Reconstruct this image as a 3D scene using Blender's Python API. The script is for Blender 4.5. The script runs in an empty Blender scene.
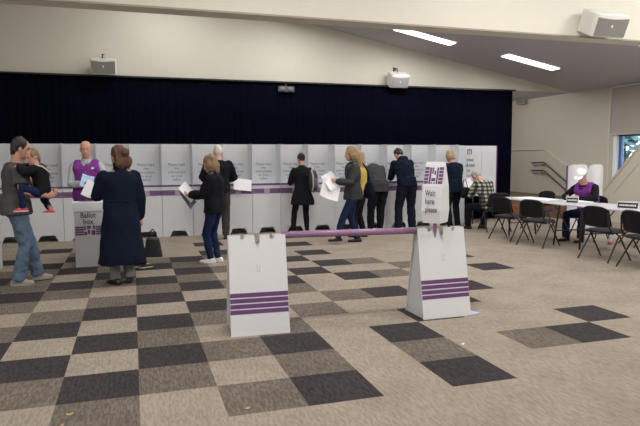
import bpy, bmesh, math, random
from mathutils import Vector as V, Matrix, noise
random.seed(7)
PI = math.pi
SC = bpy.context.scene
COL = SC.collection

# ------------------------------------------------------------------ camera
cam_d = bpy.data.cameras.new('camera'); cam = bpy.data.objects.new('camera', cam_d); COL.objects.link(cam)
cam_d.sensor_width = 36; cam_d.lens = 593.13 * 36 / 640
yaw, pitch, roll = 0.305072, -0.0919432, -0.0039522
fw = V((math.sin(yaw)*math.cos(pitch), math.cos(yaw)*math.cos(pitch), math.sin(pitch)))
r0 = V((math.cos(yaw), -math.sin(yaw), 0)); u0 = r0.cross(fw)
rr = r0*math.cos(roll) + u0*math.sin(roll); uu = u0*math.cos(roll) - r0*math.sin(roll)
M = Matrix((rr, uu, -fw)).transposed().to_4x4(); M.translation = V((0.00358, -3.89347, 1.52168))
cam.matrix_world = M
SC.camera = cam

# ------------------------------------------------------------------ light, sky, exposure
SC.view_settings.view_transform = 'Standard'; SC.view_settings.look = 'None'
SC.view_settings.gamma = 1; SC.view_settings.use_curve_mapping = False
SC.view_settings.exposure = 0.48
w = bpy.data.worlds.new('world'); SC.world = w; w.use_nodes = True
nt = w.node_tree; bg = nt.nodes['Background']
sky = nt.nodes.new('ShaderNodeTexSky')
sky.sky_type = 'HOSEK_WILKIE'; sky.turbidity = 4; sky.sun_direction = (0.2, -0.5, 0.8)
nt.links.new(sky.outputs[0], bg.inputs[0]); bg.inputs[1].default_value = 14.0

def area(loc, sx, sy, power, color, rot=(0, 0, 0)):
    d = bpy.data.lights.new('light', 'AREA'); d.shape = 'RECTANGLE'; d.size = sx; d.size_y = sy
    d.energy = power; d.color = color
    o = bpy.data.objects.new('area_light', d); COL.objects.link(o); o.location = loc; o.rotation_euler = rot
    return o
WARM = (1.0, 0.97, 0.935); COOL = (0.96, 0.97, 1.0)
# fluorescent rows of the front half of the room (behind and above the viewer)
for x in (-3.2, 1.0, 5.2, 9.2):
    for y in (-4.6, 0.2):
        area((x, y, 4.55), 1.5, 0.5, 66, WARM)
# fluorescent rows under the sloping ceiling of the far half
SLOPE = math.atan(0.1845)
LAMPS = [(5.97, 7.62), (8.46, 7.42), (3.4, 7.7), (0.85, 7.7), (8.0, 5.2), (9.36, 4.72), (5.4, 5.2), (2.6, 5.2), (-0.3, 5.2), (-2.6, 6.5)]
def ceil_z(x): return 3.19 + 0.1845 * (10.92 - x)
for x, y in LAMPS:
    if (x, y) == (8.0, 5.2): continue
    area((x, y, ceil_z(x) - 0.09), 1.3, 0.24, 26, WARM, (0, SLOPE, 0))

# unseen light added behind the curtain line to brighten the alcove wall
area((8.3, 10.3, 3.35), 1.3, 0.4, 30, WARM, (0, -0.7, 0))
# unseen lights added to brighten the beam face, stronger towards the right
for x in (1.5, 5.0, 8.3): area((x, 1.7, 4.7), 1.5, 0.4, 24 + 5*x, WARM, (0.75, 0, 0))

# ------------------------------------------------------------------ materials
MATS = {}
def mat(name, col, rough=0.6, bump=0.0, bscale=40, var=0.0, metal=0.0, stretch=None, emit=None, alpha=None, spec=None, vscale=6):
    if name in MATS: return MATS[name]
    m = bpy.data.materials.new(name); m.use_nodes = True; MATS[name] = m
    t = m.node_tree; b = t.nodes['Principled BSDF']
    b.inputs['Roughness'].default_value = rough; b.inputs['Metallic'].default_value = metal
    b.inputs['Base Color'].default_value = (*col, 1)
    if spec is not None: b.inputs['Specular IOR Level'].default_value = spec
    tc = t.nodes.new('ShaderNodeTexCoord'); mp = t.nodes.new('ShaderNodeMapping')
    t.links.new(tc.outputs['Object'], mp.inputs[0])
    if stretch: mp.inputs['Scale'].default_value = stretch
    n = t.nodes.new('ShaderNodeTexNoise'); n.inputs['Scale'].default_value = vscale; n.inputs['Detail'].default_value = 4
    t.links.new(mp.outputs[0], n.inputs['Vector'])
    mx = t.nodes.new('ShaderNodeMix'); mx.data_type = 'RGBA'
    mx.inputs[6].default_value = (*[c*(1-var) for c in col], 1); mx.inputs[7].default_value = (*[min(1, c*(1+var)) for c in col], 1)
    t.links.new(n.outputs['Fac'], mx.inputs[0]); t.links.new(mx.outputs[2], b.inputs['Base Color'])
    if bump:
        n2 = t.nodes.new('ShaderNodeTexNoise'); n2.inputs['Scale'].default_value = bscale; n2.inputs['Detail'].default_value = 3
        t.links.new(mp.outputs[0], n2.inputs['Vector'])
        bp = t.nodes.new('ShaderNodeBump'); bp.inputs['Strength'].default_value = bump; bp.inputs['Distance'].default_value = 0.01
        t.links.new(n2.outputs['Fac'], bp.inputs['Height']); t.links.new(bp.outputs[0], b.inputs['Normal'])
    if emit:
        b.inputs['Emission Color'].default_value = (*emit[0], 1); b.inputs['Emission Strength'].default_value = emit[1]
    return m
def carpet(name, col, con):
    m = bpy.data.materials.new(name); m.use_nodes = True; t = m.node_tree; b = t.nodes['Principled BSDF']
    b.inputs['Roughness'].default_value = 0.95; b.inputs['Specular IOR Level'].default_value = 0.1
    tc = t.nodes.new('ShaderNodeTexCoord'); mp = t.nodes.new('ShaderNodeMapping'); mp.inputs['Scale'].default_value = (60, 14, 1)
    t.links.new(tc.outputs['Object'], mp.inputs[0])
    n = t.nodes.new('ShaderNodeTexNoise'); n.inputs['Scale'].default_value = 1.0; n.inputs['Detail'].default_value = 2
    n.inputs['Distortion'].default_value = 0.6
    t.links.new(mp.outputs[0], n.inputs['Vector'])
    n3 = t.nodes.new('ShaderNodeTexNoise'); n3.inputs['Scale'].default_value = 2.2; n3.inputs['Detail'].default_value = 5
    t.links.new(tc.outputs['Object'], n3.inputs['Vector'])
    rp = t.nodes.new('ShaderNodeValToRGB')
    rp.color_ramp.elements[0].position = 0.36; rp.color_ramp.elements[0].color = (*[c*(1-con) for c in col], 1)
    rp.color_ramp.elements[1].position = 0.62; rp.color_ramp.elements[1].color = (*[c*(1+con*.55) for c in col], 1)
    t.links.new(n.outputs['Fac'], rp.inputs[0])
    mr = t.nodes.new('ShaderNodeMapRange'); mr.inputs[1].default_value = .3; mr.inputs[2].default_value = .7
    mr.inputs[3].default_value = .88; mr.inputs[4].default_value = 1.1
    t.links.new(n3.outputs['Fac'], mr.inputs[0])
    vm = t.nodes.new('ShaderNodeVectorMath'); vm.operation = 'SCALE'
    t.links.new(rp.outputs[0], vm.inputs[0]); t.links.new(mr.outputs[0], vm.inputs['Scale'])
    t.links.new(vm.outputs[0], b.inputs['Base Color'])
    bp = t.nodes.new('ShaderNodeBump'); bp.inputs['Strength'].default_value = 0.5; bp.inputs['Distance'].default_value = 0.006
    t.links.new(n.outputs['Fac'], bp.inputs['Height']); t.links.new(bp.outputs[0], b.inputs['Normal'])
    return m
CARD = mat('white_card', (.60, .62, .655), .55, var=.03)
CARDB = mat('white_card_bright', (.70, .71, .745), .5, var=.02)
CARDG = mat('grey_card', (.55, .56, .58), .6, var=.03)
PURP = mat('purple_print', (.13, .045, .17), .5, var=.1)
PURPL = mat('lilac_print', (.36, .24, .42), .5, var=.1)
INK = mat('dark_ink', (.05, .04, .07), .6)
INKG = mat('grey_ink', (.24, .23, .30), .6)
BLACKP = mat('black_plastic', (.012, .012, .014), .45, bump=.1, bscale=200)
BLACKM = mat('black_metal', (.01, .01, .012), .35)
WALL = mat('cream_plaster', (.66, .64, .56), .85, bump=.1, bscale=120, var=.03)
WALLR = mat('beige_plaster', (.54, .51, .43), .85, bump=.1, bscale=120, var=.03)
CEIL = mat('grey_ceiling', (.50, .475, .52), .9, bump=.15, bscale=60, var=.05)
TRIM = mat('cream_trim', (.52, .48, .38), .6)
CURT = mat('black_velvet', (.0025, .0028, .0085), 1, bump=.2, bscale=80, var=.3, spec=.02)
WOOD = mat('brown_wood', (.20, .085, .04), .5, var=.35, stretch=(1, 1, 14), vscale=3)
METAL = mat('steel', (.25, .24, .25), .35, metal=.8)
WHITEP = mat('white_plastic', (.75, .74, .70), .4)
GRILL = mat('grey_grille', (.22, .21, .20), .7, bump=.4, bscale=400, var=.1)
PAPER = mat('white_paper', (.80, .80, .84), .7, var=.03)
TUBE = mat('lilac_tube', (.27, .15, .27), .35, var=.1)

# ------------------------------------------------------------------ mesh helpers
def add_box(bm, x0, x1, y0, y1, z0, z1, mi=0, mtx=None):
    vs = [V((x, y, z)) for x in (x0, x1) for y in (y0, y1) for z in (z0, z1)]
    if mtx: vs = [mtx @ v for v in vs]
    v = [bm.verts.new(p) for p in vs]
    for f in ((0, 1, 3, 2), (4, 6, 7, 5), (0, 4, 5, 1), (2, 3, 7, 6), (0, 2, 6, 4), (1, 5, 7, 3)):
        fc = bm.faces.new([v[i] for i in f]); fc.material_index = mi
def box(*a, mi=0, mtx=None):
    bm = bmesh.new(); add_box(bm, *a, mi=mi, mtx=mtx); return bm
def add_prism(bm, poly, axis, a, b, mi=0):
    """poly: 2D points; extruded along axis (0,1,2) from a to b"""
    def mk(p, t):
        if axis == 0: return (t, p[0], p[1])
        if axis == 1: return (p[0], t, p[1])
        return (p[0], p[1], t)
    A = [bm.verts.new(mk(p, a)) for p in poly]; B = [bm.verts.new(mk(p, b)) for p in poly]
    n = len(poly)
    f1 = bm.faces.new(A); f2 = bm.faces.new(B[::-1]); fs = [f1, f2]
    for i in range(n): fs.append(bm.faces.new((A[i], B[i], B[(i+1) % n], A[(i+1) % n])))
    for f in fs: f.material_index = mi
def prism(poly, axis, a, b):
    bm = bmesh.new(); add_prism(bm, poly, axis, a, b); return bm
def add_loft(bm, rings, n=14, e=2.0, cap=True):
    """rings: (centre, half-width vector, half-depth vector)"""
    L = []
    for c, ax, ay in rings:
        row = []
        for i in range(n):
            t = 2*PI*i/n; ct, st = math.cos(t), math.sin(t)
            k = 1.0 if e == 2.0 else 1/((abs(ct)**e+abs(st)**e)**(1/e))
            row.append(bm.verts.new(V(c) + V(ax)*ct*k + V(ay)*st*k))
        L.append(row)
    for a, b in zip(L, L[1:]):
        for i in range(n): bm.faces.new((a[i], a[(i+1) % n], b[(i+1) % n], b[i]))
    if cap:
        bm.faces.new(L[0][::-1]); bm.faces.new(L[-1])
def add_tube(bm, pts, rad, n=10, flat=1.0, fdir=None, round_ends=True):
    """smooth tube through pts with radii (list or number); rounded ends"""
    pts = [V(p) for p in pts]
    if not isinstance(rad, (list, tuple)): rad = [rad]*len(pts)
    rad = list(rad)
    d0 = (pts[1]-pts[0]).normalized(); d1 = (pts[-1]-pts[-2]).normalized()
    if round_ends:
        pre = []; post = []
        for a in (80, 55, 28):
            a = math.radians(a); pre.append((pts[0]-d0*rad[0]*math.sin(a), rad[0]*math.cos(a)))
        for a in (28, 55, 80):
            a = math.radians(a); post.append((pts[-1]+d1*rad[-1]*math.sin(a), rad[-1]*math.cos(a)))
        allp = pre + list(zip(pts, rad)) + post
    else: allp = list(zip(pts, rad))
    P = [p for p, r in allp]; rings = []
    ref = V(fdir) if fdir else None
    prev = None
    for i, (p, r) in enumerate(allp):
        a = P[max(0, i-1)]; b = P[min(len(P)-1, i+1)]; t = (b-a).normalized()
        if prev is None:
            q = ref if ref else (V((0, 0, 1)) if abs(t.z) < .9 else V((0, 1, 0)))
        else: q = prev
        y = (q - t*q.dot(t)).normalized(); prev = y; x = y.cross(t)
        rings.append((p, x*r, y*r*flat))
    add_loft(bm, rings, n)
def tube(pts, rad, **k):
    bm = bmesh.new(); add_tube(bm, pts, rad, **k); return bm
def add_ell(bm, c, rx, ry, rz, R=None, nu=14, nv=9):
    rings = []; R = R or Matrix.Identity(3); c = V(c)
    for j in range(nv):
        a = -PI/2 + PI*(j+.35)/(nv-.3); s, cc = math.sin(a), math.cos(a)
        rings.append((c + R@V((0, 0, rz*s)), R@V((rx*cc, 0, 0)), R@V((0, ry*cc, 0))))
    add_loft(bm, rings, nu)
def mesh_of(name, bm):
    bmesh.ops.recalc_face_normals(bm, faces=bm.faces)
    me = bpy.data.meshes.new(name); bm.to_mesh(me); bm.free(); return me
def obj(name, bm, m, parent=None, smooth=False, bevel=0):
    me = mesh_of(name, bm)
    for x in (m if isinstance(m, (list, tuple)) else [m]): me.materials.append(x)
    if smooth:
        for p in me.polygons: p.use_smooth = True
    o = bpy.data.objects.new(name, me); COL.objects.link(o)
    if parent: o.parent = parent
    if bevel:
        b = o.modifiers.new('bevel', 'BEVEL'); b.width = bevel; b.segments = 2; b.limit_method = 'ANGLE'
    return o
def tag(o, label, cat, group=None, kind=None):
    if label: o['label'] = label
    if cat: o['category'] = cat
    if group: o['group'] = group
    if kind: o['kind'] = kind
    return o
def thing(name, label, cat, loc=(0, 0, 0), rotz=0, group=None):
    o = bpy.data.objects.new(name, None); COL.objects.link(o); o.empty_display_size = .1
    o.location = loc; o.rotation_euler = (0, 0, rotz)
    return tag(o, label, cat, group)
def struct(name, bm, m, parent=None, **k):
    o = obj(name, bm, m, parent, **k)
    if not parent: o['kind'] = 'structure'
    return o
def dup(root, loc, rotz, label=None, group=None):
    r = root.copy(); COL.objects.link(r); r.location = loc; r.rotation_euler = (0, 0, rotz)
    if label: r['label'] = label
    if group: r['group'] = group
    for ch in list(root.children):
        c = ch.copy(); COL.objects.link(c); c.parent = r
        for g in ch.children:
            d = g.copy(); COL.objects.link(d); d.parent = c
    return r
def text(name, lines, size, m, parent, mtx, align='LEFT', sx=1.0, lead=1.0, thick=.0006, bold=0.0):
    for k, ln in enumerate(lines):
        cu = bpy.data.curves.new(name, 'FONT'); cu.body = ln; cu.size = size; cu.align_x = align
        cu.resolution_u = 3; cu.extrude = thick; cu.offset = bold
        t = bpy.data.objects.new(name, cu); COL.objects.link(t)
        dg = bpy.context.evaluated_depsgraph_get()
        me = bpy.data.meshes.new_from_object(t.evaluated_get(dg))
        bpy.data.objects.remove(t); bpy.data.curves.remove(cu)
        me.transform(mtx @ Matrix.Translation((0, -k*size*lead, 0)) @ Matrix.Diagonal((sx, 1, 1, 1)))
        me.materials.clear(); me.materials.append(m)
        o = bpy.data.objects.new(name, me); COL.objects.link(o); o.parent = parent
    return o
FRONT = Matrix.Rotation(PI/2, 4, 'X')            # text plane facing -Y
def remeshed(name, bm, m, parent=None, voxel=.01, smooth=4, wrinkle=0, wscale=9, wst=(1, 1, .5), seed=0):
    me = mesh_of(name, bm)
    t = bpy.data.objects.new(name, me); COL.objects.link(t)
    r = t.modifiers.new('r', 'REMESH'); r.mode = 'VOXEL'; r.voxel_size = voxel
    if smooth:
        s = t.modifiers.new('s', 'SMOOTH'); s.factor = .5; s.iterations = smooth
    dg = bpy.context.evaluated_depsgraph_get()
    out = bpy.data.meshes.new_from_object(t.evaluated_get(dg))
    bpy.data.objects.remove(t); bpy.data.meshes.remove(me)
    if wrinkle:
        nn = [v.normal.copy() for v in out.vertices]
        for v, n in zip(out.vertices, nn):
            p = V((v.co.x*wst[0], v.co.y*wst[1], v.co.z*wst[2]))*wscale + V((seed*7.3, 0, 0))
            v.co += n*(noise.noise(p)*wrinkle + noise.noise(p*2.3)*wrinkle*.5)
    out.materials.clear(); out.materials.append(m)
    for p in out.polygons: p.use_smooth = True
    o = bpy.data.objects.new(name, out); COL.objects.link(o)
    if parent: o.parent = parent
    return o

# ================================================================== STRUCTURE
XL, XR, YB, YG, YE, YN = -5.5, 10.92, 4.0, 9.0, 12.0, -7.0
# carpet of half-metre tiles, three tones
DARK = {-4: [11, 8, 6, 4], -3: [10, 6, 2, 0, 13], -2: [11, 9, 7, 3, 1, -2], -1: [8, 4, 2, 0, 10], 0: [9, 7, 5, 3, 1],
        1: [10, 8, 6, 4], 2: [13, 11, 1, -1], 3: [6], 4: [9, 7, 1, -1], 5: [12, 10, 8, 6, 4, 2], 6: [3], 7: [4, 0], 8: [1], 9: [6, 8], -5: [7, 5, 3]}
MID = {-4: [9, 7, 5, 3], -3: [9, 8, 7, 5, 3, 1], -2: [6, 4, 0, 12], -1: [9, 7, 5, -1], 0: [10, 6, 2, 0],
       1: [9, 7, 3, 1, -1], 2: [10, 8, 6, 4, 2, 0], 3: [5, 3], 4: [4, 0], 6: [8, 6, 0], 7: [7], -5: [8, 6, 4, 9]}
bm = bmesh.new()
gx = [XL] + [i*.5 for i in range(-10, 22)] + [XR]; gy = [YN + .5*i for i in range(39)]
VV = [[bm.verts.new((x, y, 0)) for y in gy] for x in gx]
for a in range(len(gx)-1):
    for b in range(len(gy)-1):
        f = bm.faces.new((VV[a][b], VV[a+1][b], VV[a+1][b+1], VV[a][b+1]))
        i = math.floor((gx[a]+gx[a+1])); j = math.floor(gy[b]+gy[b+1])
        if i in DARK and j in DARK[i]: f.material_index = 2
        elif i in MID and j in MID[i]: f.material_index = 1
def fl(c): return math.floor(c)
struct('floor', bm, [carpet('carpet_light', (.295, .252, .206), .17), carpet('carpet_mid', (.145, .122, .103), .30), carpet('carpet_dark', (.045, .040, .042), .30)])
# floor slab below the carpet
# sloping ceiling of the far half: rises to the left to a ridge
bm = bmesh.new(); XRG = -1.0
add_prism(bm, [(XR+.2, ceil_z(XR+.2)), (XRG, ceil_z(XRG)), (XL-.2, ceil_z(XRG)-.1845*(XRG-XL+.2)), (XL-.2, ceil_z(XRG)+.3), (XR+.2, ceil_z(XRG)+.3)], 1, YB+.3, YE+.1)
struct('ceiling', bm, CEIL)
struct('ceiling_front', box(XL-.1, XR+.1, YN-.1, YB, 4.75, 4.95), CEIL)
# beam across the room, cream
struct('wall_bulkhead', box(XL-.1, XR+.1, YB, YB+.3, 3.40, 6.2), WALL, bevel=.01)
struct('beam_shade_line', box(XL, XR, YB-.012, YB+.005, 3.40, 3.425), mat('brown_painted_shade', (.33, .29, .25), .6))  # dark strip that paints the thin shade line under the beam edge
# gable wall over the stage opening
struct('wall_back', box(XL-.1, XR, YG, YG+.12, 3.19, 6.0), WALL)
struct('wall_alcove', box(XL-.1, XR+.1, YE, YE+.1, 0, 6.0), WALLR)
struct('wall_left', box(XL-.15, XL, YN-.1, YE+.1, 0, 6.2), WALL)
struct('wall_near', box(XL-.1, XR+.1, YN-.15, YN, 0, 5.0), WALL)
# right wall with the window opening  (window Y 4.9..7.5, z .80..2.06)
WY0, WY1, WZ0, WZ1 = 5.2, 7.56, .80, 2.06
bm = bmesh.new()
add_box(bm, XR, XR+.22, YN-.1, WY0, 0, 5.0); add_box(bm, XR, XR+.22, WY1, YE+.1, 0, 3.6)
add_box(bm, XR, XR+.22, WY0, WY1, 0, WZ0); add_box(bm, XR, XR+.22, WY0, WY1, WZ1, 3.6)
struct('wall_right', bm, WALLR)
# stage with a timber front
struct('stage_platform', box(XL, XR, YG+.02, YE, 0.012, .50), mat('stage_floor', (.12, .08, .05), .5, var=.2))
t = thing('timber_stage_apron', 'brown timber stage front seen below the white table, beside the black curtain', 'stage front', (9.9, YG, 0))
obj('panel', box(-.86, .95, -.045, .01, .01, .47), WOOD, t); obj('nosing', box(-.86, .95, -.075, .01, .47, .505), mat('dark_wood', (.05, .03, .02), .4), t)
obj('rail', box(-.86, .95, -.06, -.045, .30, .325), mat('pale_wood', (.28, .17, .11), .5), t)
# steps
t = thing('stage_steps', 'short flight of steps beside the right wall leading up to the stage', 'steps', (10.12, 0, 0))
for k in range(3): obj('step', box(.0, .58, 7.95+.33*k, 8.92, .0+.0*k, .16*(k+1)) if k == 0 else box(.0, .58, 7.95+.33*k, 8.92, .16*k, .16*(k+1)), mat('step_wood', (.16, .10, .06), .6, var=.2), t)
# wall mouldings that follow the steps
def yz_strip(bm, pts, th, x0, x1):
    for (a, b), (c, d) in zip(pts, pts[1:]):
        dv = V((c-a, d-b)); n = V((-dv.y, dv.x)).normalized()*th/2
        add_prism(bm, [(a-n.x, b-n.y), (c-n.x, d-n.y), (c+n.x, d+n.y), (a+n.x, b+n.y)], 0, x0, x1)
bm = bmesh.new(); yz_strip(bm, [(11.95, 1.75), (9.99, 1.75), (7.72, .62)], .035, XR-.03, XR+.0)
struct('trim_2', bm, mat('trim_tan', (.62, .58, .48), .6))
# raked side wall of the second stair, in front of the window
bm = bmesh.new(); add_prism(bm, [(7.72, 0.0), (7.72, .66), (6.3, 2.10), (5.0, 2.10), (5.0, 0.0)], 0, XR-.14, XR-.05)
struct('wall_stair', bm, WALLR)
bm = bmesh.new(); yz_strip(bm, [(7.74, .63), (6.3, 2.09)], .05, XR-.16, XR-.03); yz_strip(bm, [(7.35, .66), (6.3, 1.72)], .02, XR-.15, XR-.138); yz_strip(bm, [(6.98, 1.16), (5.0, 1.16)], .02, XR-.15, XR-.138)
struct('trim_3', bm, TRIM)
struct('trim_4', box(XR-.02, XR, 7.64, 7.70, .7, 3.19), mat('trim_tan', (.43, .385, .30)))
# window
BLUEF = mat('blue_frame', (.08, .13, .30), .4)
wn = bpy.data.objects.new('window_1', None); COL.objects.link(wn); wn['kind'] = 'structure'; wn.location = (XR+.1, 6.4, 1.4)
bm = bmesh.new()
for y0, y1, z0, z1 in ((WY0, WY0+.06, WZ0, WZ1), (WY1-.20, WY1-.12, WZ0, WZ1), (WY0, WY1, WZ1-.05, WZ1), (WY0, WY1, WZ0, WZ0+.06)):
    add_box(bm, -.03, .03, y0-6.4, y1-6.4, z0-1.4, z1-1.4)
obj('window_frame', bm, BLUEF, wn)
obj('window_reveal', box(-.09, .12, WY1-.115-6.4, WY1-.002-6.4, WZ0-1.4, WZ1-1.4), mat('white_gloss', (.85, .86, .88), .3), wn)
gl = bpy.data.materials.new('window_glass'); gl.use_nodes = True; b = gl.node_tree.nodes['Principled BSDF']
b.inputs['Transmission Weight'].default_value = 1; b.inputs['Roughness'].default_value = 0; b.inputs['IOR'].default_value = 1.02
b.inputs['Base Color'].default_value = (.9, .95, 1, 1)
obj('pane', box(-.004, .004, WY0+.05-6.4, WY1-.19-6.4, WZ0+.05-1.4, WZ1-.04-1.4), gl, wn)
t = thing('roller_blind', 'beige roller blind drawn down over the upper part of the window', 'blind', (XR-.04, 6.3, 2.04))
obj('blind_fabric', box(-.006, .006, -1.3, 1.29, .03, 1.11), mat('blind_beige', (.40, .355, .32), .8, var=.03, bump=.1), t)
obj('bottom_bar', box(-.014, .014, -1.3, 1.29, 0, .03), mat('blind_bar', (.46, .42, .38)), t)
obj('roller', tube([(0, -1.3, 1.125), (0, 1.29, 1.125)], .022), WHITEP, t, smooth=True)
# trees outside the window
struct('ground_outside', box(XR+.3, 40, -10, 40, -.6, -.5), mat('grass_outside', (.09, .14, .05), .9, var=.4))
def garden_tree(x, y, h, label):
    t = thing('tree', label, 'tree', (x, y, -.5), 0, 'trees outside the window')
    bm = bmesh.new(); add_tube(bm, [(0, 0, 0), (0, 0, h*.7)], [.12, .06]); obj('trunk', bm, mat('bark', (.10, .07, .05), .9), t, smooth=True)
    bm = bmesh.new(); rnd = random.Random(int(x*10+y))
    for k in range(1500):
        u = rnd.random()*2*PI; c = V((math.cos(u), math.sin(u), 0))*rnd.random()**.5*h*.18
        z = h*(.12+.88*rnd.random()); c *= (1.1-.7*z/h); c.z = z
        a = V((rnd.gauss(0, 1), rnd.gauss(0, 1), rnd.gauss(0, 1))).normalized(); b2 = a.orthogonal().normalized()
        s = .07+.06*rnd.random(); vs = [bm.verts.new(c+p) for p in (a*s*1.8, b2*s*.7, -a*s*1.8, -b2*s*.7)]; bm.faces.new(vs)
    obj('foliage', bm, mat('leaf_blue_green', (.30, .40, .34), .6, var=.5), t)
garden_tree(15.5, 9.9, 4.2, 'leafy tree seen through the window, left one')
garden_tree(15.8, 12.2, 4.8, 'leafy tree seen through the window, behind the blue frame')
garden_tree(18.5, 11.0, 5.4, 'taller leafy tree seen through the window, farther back')

# ================================================================== LAMPS, SPEAKERS, CURTAIN
LAMPE = mat('lamp_diffuser', (.9, .9, .9), .5, emit=((1, .97, .98), 3.0))
def lamp(x, y, label):
    t = thing('ceiling_light', label, 'ceiling light', (x, y, ceil_z(x)), 0, 'fluorescent lights on the sloping ceiling')
    t.rotation_euler = (0, SLOPE, 0)
    obj('frame', box(-.69, .69, -.155, .155, -.03, 0.0), mat('lamp_frame', (.7, .7, .7)), t, bevel=.008)
    bm = box(-.67, .67, -.135, .135, -.045, -.031); obj('diffuser', bm, LAMPE, t, smooth=False)
    return t
lamp(5.97, 7.62, 'long white ceiling light, left of the two in full view')
lamp(8.46, 7.42, 'long white ceiling light, right of the two in full view')
lamp(9.36, 4.72, 'ceiling light cut off by the right edge of the photo, below the big speaker')

def speaker(name, label, loc, rotz, wd, hg, dp, tilt, face=GRILL, wg=.36):
    t = thing(name, label, 'speaker', loc, rotz, 'wall speakers')
    Rt = Matrix.Rotation(tilt, 4, 'X')
    bm = bmesh.new()    # cabinet: wedge that widens to the front
    add_prism(bm, [(-wd*wg, 0), (wd*wg, 0), (wd*.5, -dp*.85), (wd*.46, -dp), (-wd*.46, -dp), (-wd*.5, -dp*.85)], 2, -hg/2, hg/2)
    bmesh.ops.transform(bm, matrix=Rt, verts=bm.verts)
    obj('cabinet', bm, WHITEP, t, bevel=.012)
    bm = bmesh.new(); n = 12; top = []
    pts = [(-wd*.44, -hg*.44), (wd*.44, -hg*.44), (wd*.44, hg*.36)] + [(wd*.44-wd*.88*k/n, hg*.36 - hg*.06*math.sin(PI*k/n)) for k in range(1, n)] + [(-wd*.44, hg*.36)]
    add_prism(bm, pts, 1, -dp-.010, -dp-.001)
    bmesh.ops.transform(bm, matrix=Rt, verts=bm.verts)
    obj('grille', bm, face, t)
    bm = bmesh.new(); add_box(bm, -.012, .012, -dp-.014, -dp-.009, -.02, .02); bmesh.ops.transform(bm, matrix=Rt, verts=bm.verts); obj('badge', bm, WHITEP, t)
    if wd < .6:
        bm = bmesh.new(); add_tube(bm, [(0, .10, hg*.5+.05), (0, -dp*.3, hg*.5+.05), (0, -dp*.4, hg*.4)], .012); add_box(bm, -.03, .03, .085, .10, hg*.5, hg*.5+.1); obj('bracket', bm, METAL, t, smooth=True)
    else: obj('bracket', box(-.05, .05, -.08, .08, -.08, .08), METAL, t)
    return t
speaker('wall_speaker', 'white wall speaker with grey grille above the left part of the black curtain', (-.48, 8.9, 3.37), 0, .50, .30, .26, math.radians(10))
speaker('wall_speaker', 'white wall speaker turned sideways above the right part of the black curtain', (5.88, 8.9, 3.37), math.radians(-2), .46, .30, .30, math.radians(24), mat('pale_grille', (.36, .36, .39), .7, bump=.3, bscale=400), .47)
speaker('wall_speaker', 'large white speaker with grey grille mounted on the cream beam at top right', (7.03, 3.92, 3.66), math.radians(-3), .62, .34, .38, math.radians(25), GRILL, .48)
t = thing('wall_speaker', 'small grey speaker fixed high on the wall just right of the curtain edge', 'speaker', (XR, 10.98, 3.22), 0, 'wall speakers')
obj('cabinet', box(-.16, -.03, -.17, .17, -.16, .14), mat('grey_cab', (.40, .40, .42)), t, bevel=.01); obj('bracket', box(-.04, -.0, -.05, .05, -.08, .08), METAL, t)
obj('grille', box(-.165, -.158, -.15, .15, -.14, .12), GRILL, t)

# curtain
bm = bmesh.new(); x = XL + .02; cols = []; k = 0
zz = [.03, .8, 1.6, 2.4, 3.16]
while x < 9.02:
    ph = noise.noise(V((x*1.3, 0, 0)))*3
    cols.append([bm.verts.new((x, 8.85 + .016*math.sin(x*46+ph)*(.5+.5*noise.noise(V((x*2, 5, 1)))) + .02*noise.noise(V((x*5, z*.3, 2))), z)) for z in zz]); x += .016
for a, b in zip(cols, cols[1:]):
    for i in range(4): bm.faces.new((a[i], b[i], b[i+1], a[i+1]))
cu = thing('stage_curtain', 'black pleated stage curtain hanging across the back behind the booths', 'curtain', (0, 0, 0))
o = obj('drape', bm, CURT, cu, smooth=True)
s = o.modifiers.new('s', 'SOLIDIFY'); s.thickness = .004
obj('track', box(XL+.02, 9.07, 8.80, 8.92, 3.155, 3.185), BLACKM, cu)
t = thing('curtain_fitting', 'small grey rectangular fitting at the top of the black curtain', 'fitting', (3.24, 8.79, 3.02))
obj('hanger', box(-.02, .02, .0, .02, .05, .15), BLACKM, t)
obj('body', box(-.18, .18, -.02, .03, -.06, .06), mat('fit_grey', (.10, .11, .11), .5), t, bevel=.01)
bm = bmesh.new(); add_ell(bm, (-.09, -.03, 0), .06, .02, .045); add_ell(bm, (.09, -.03, 0), .06, .02, .045); obj('lens', bm, mat('fit_lens', (.20, .21, .21), .3), t, smooth=True)

# handrails
BRONZE = mat('dark_bronze', (.10, .085, .075), .45, metal=.3)
def rail(z, label):
    t = thing('handrail', label, 'handrail', (XR-.1, 0, 0), 0, 'handrails by the steps')
    obj('tube', tube([(0, 10.43, z-.015), (0, 9.93, z), (0, 9.86, z-.02), (0, 8.25, z-.90)], .024), BRONZE, t, smooth=True)
    for y, dz in ((10.35, -.015), (9.98, -.005), (9.0, -.5), (8.4, -.82)):
        obj('bracket', tube([(0, y, z+dz), (0, y, z+dz-.07), (.10, y, z+dz-.09)], .010, n=6), BRONZE, t, smooth=True)
rail(1.385, 'upper steel handrail sloping down the right wall')
rail(1.165, 'lower steel handrail sloping down the right wall')

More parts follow.
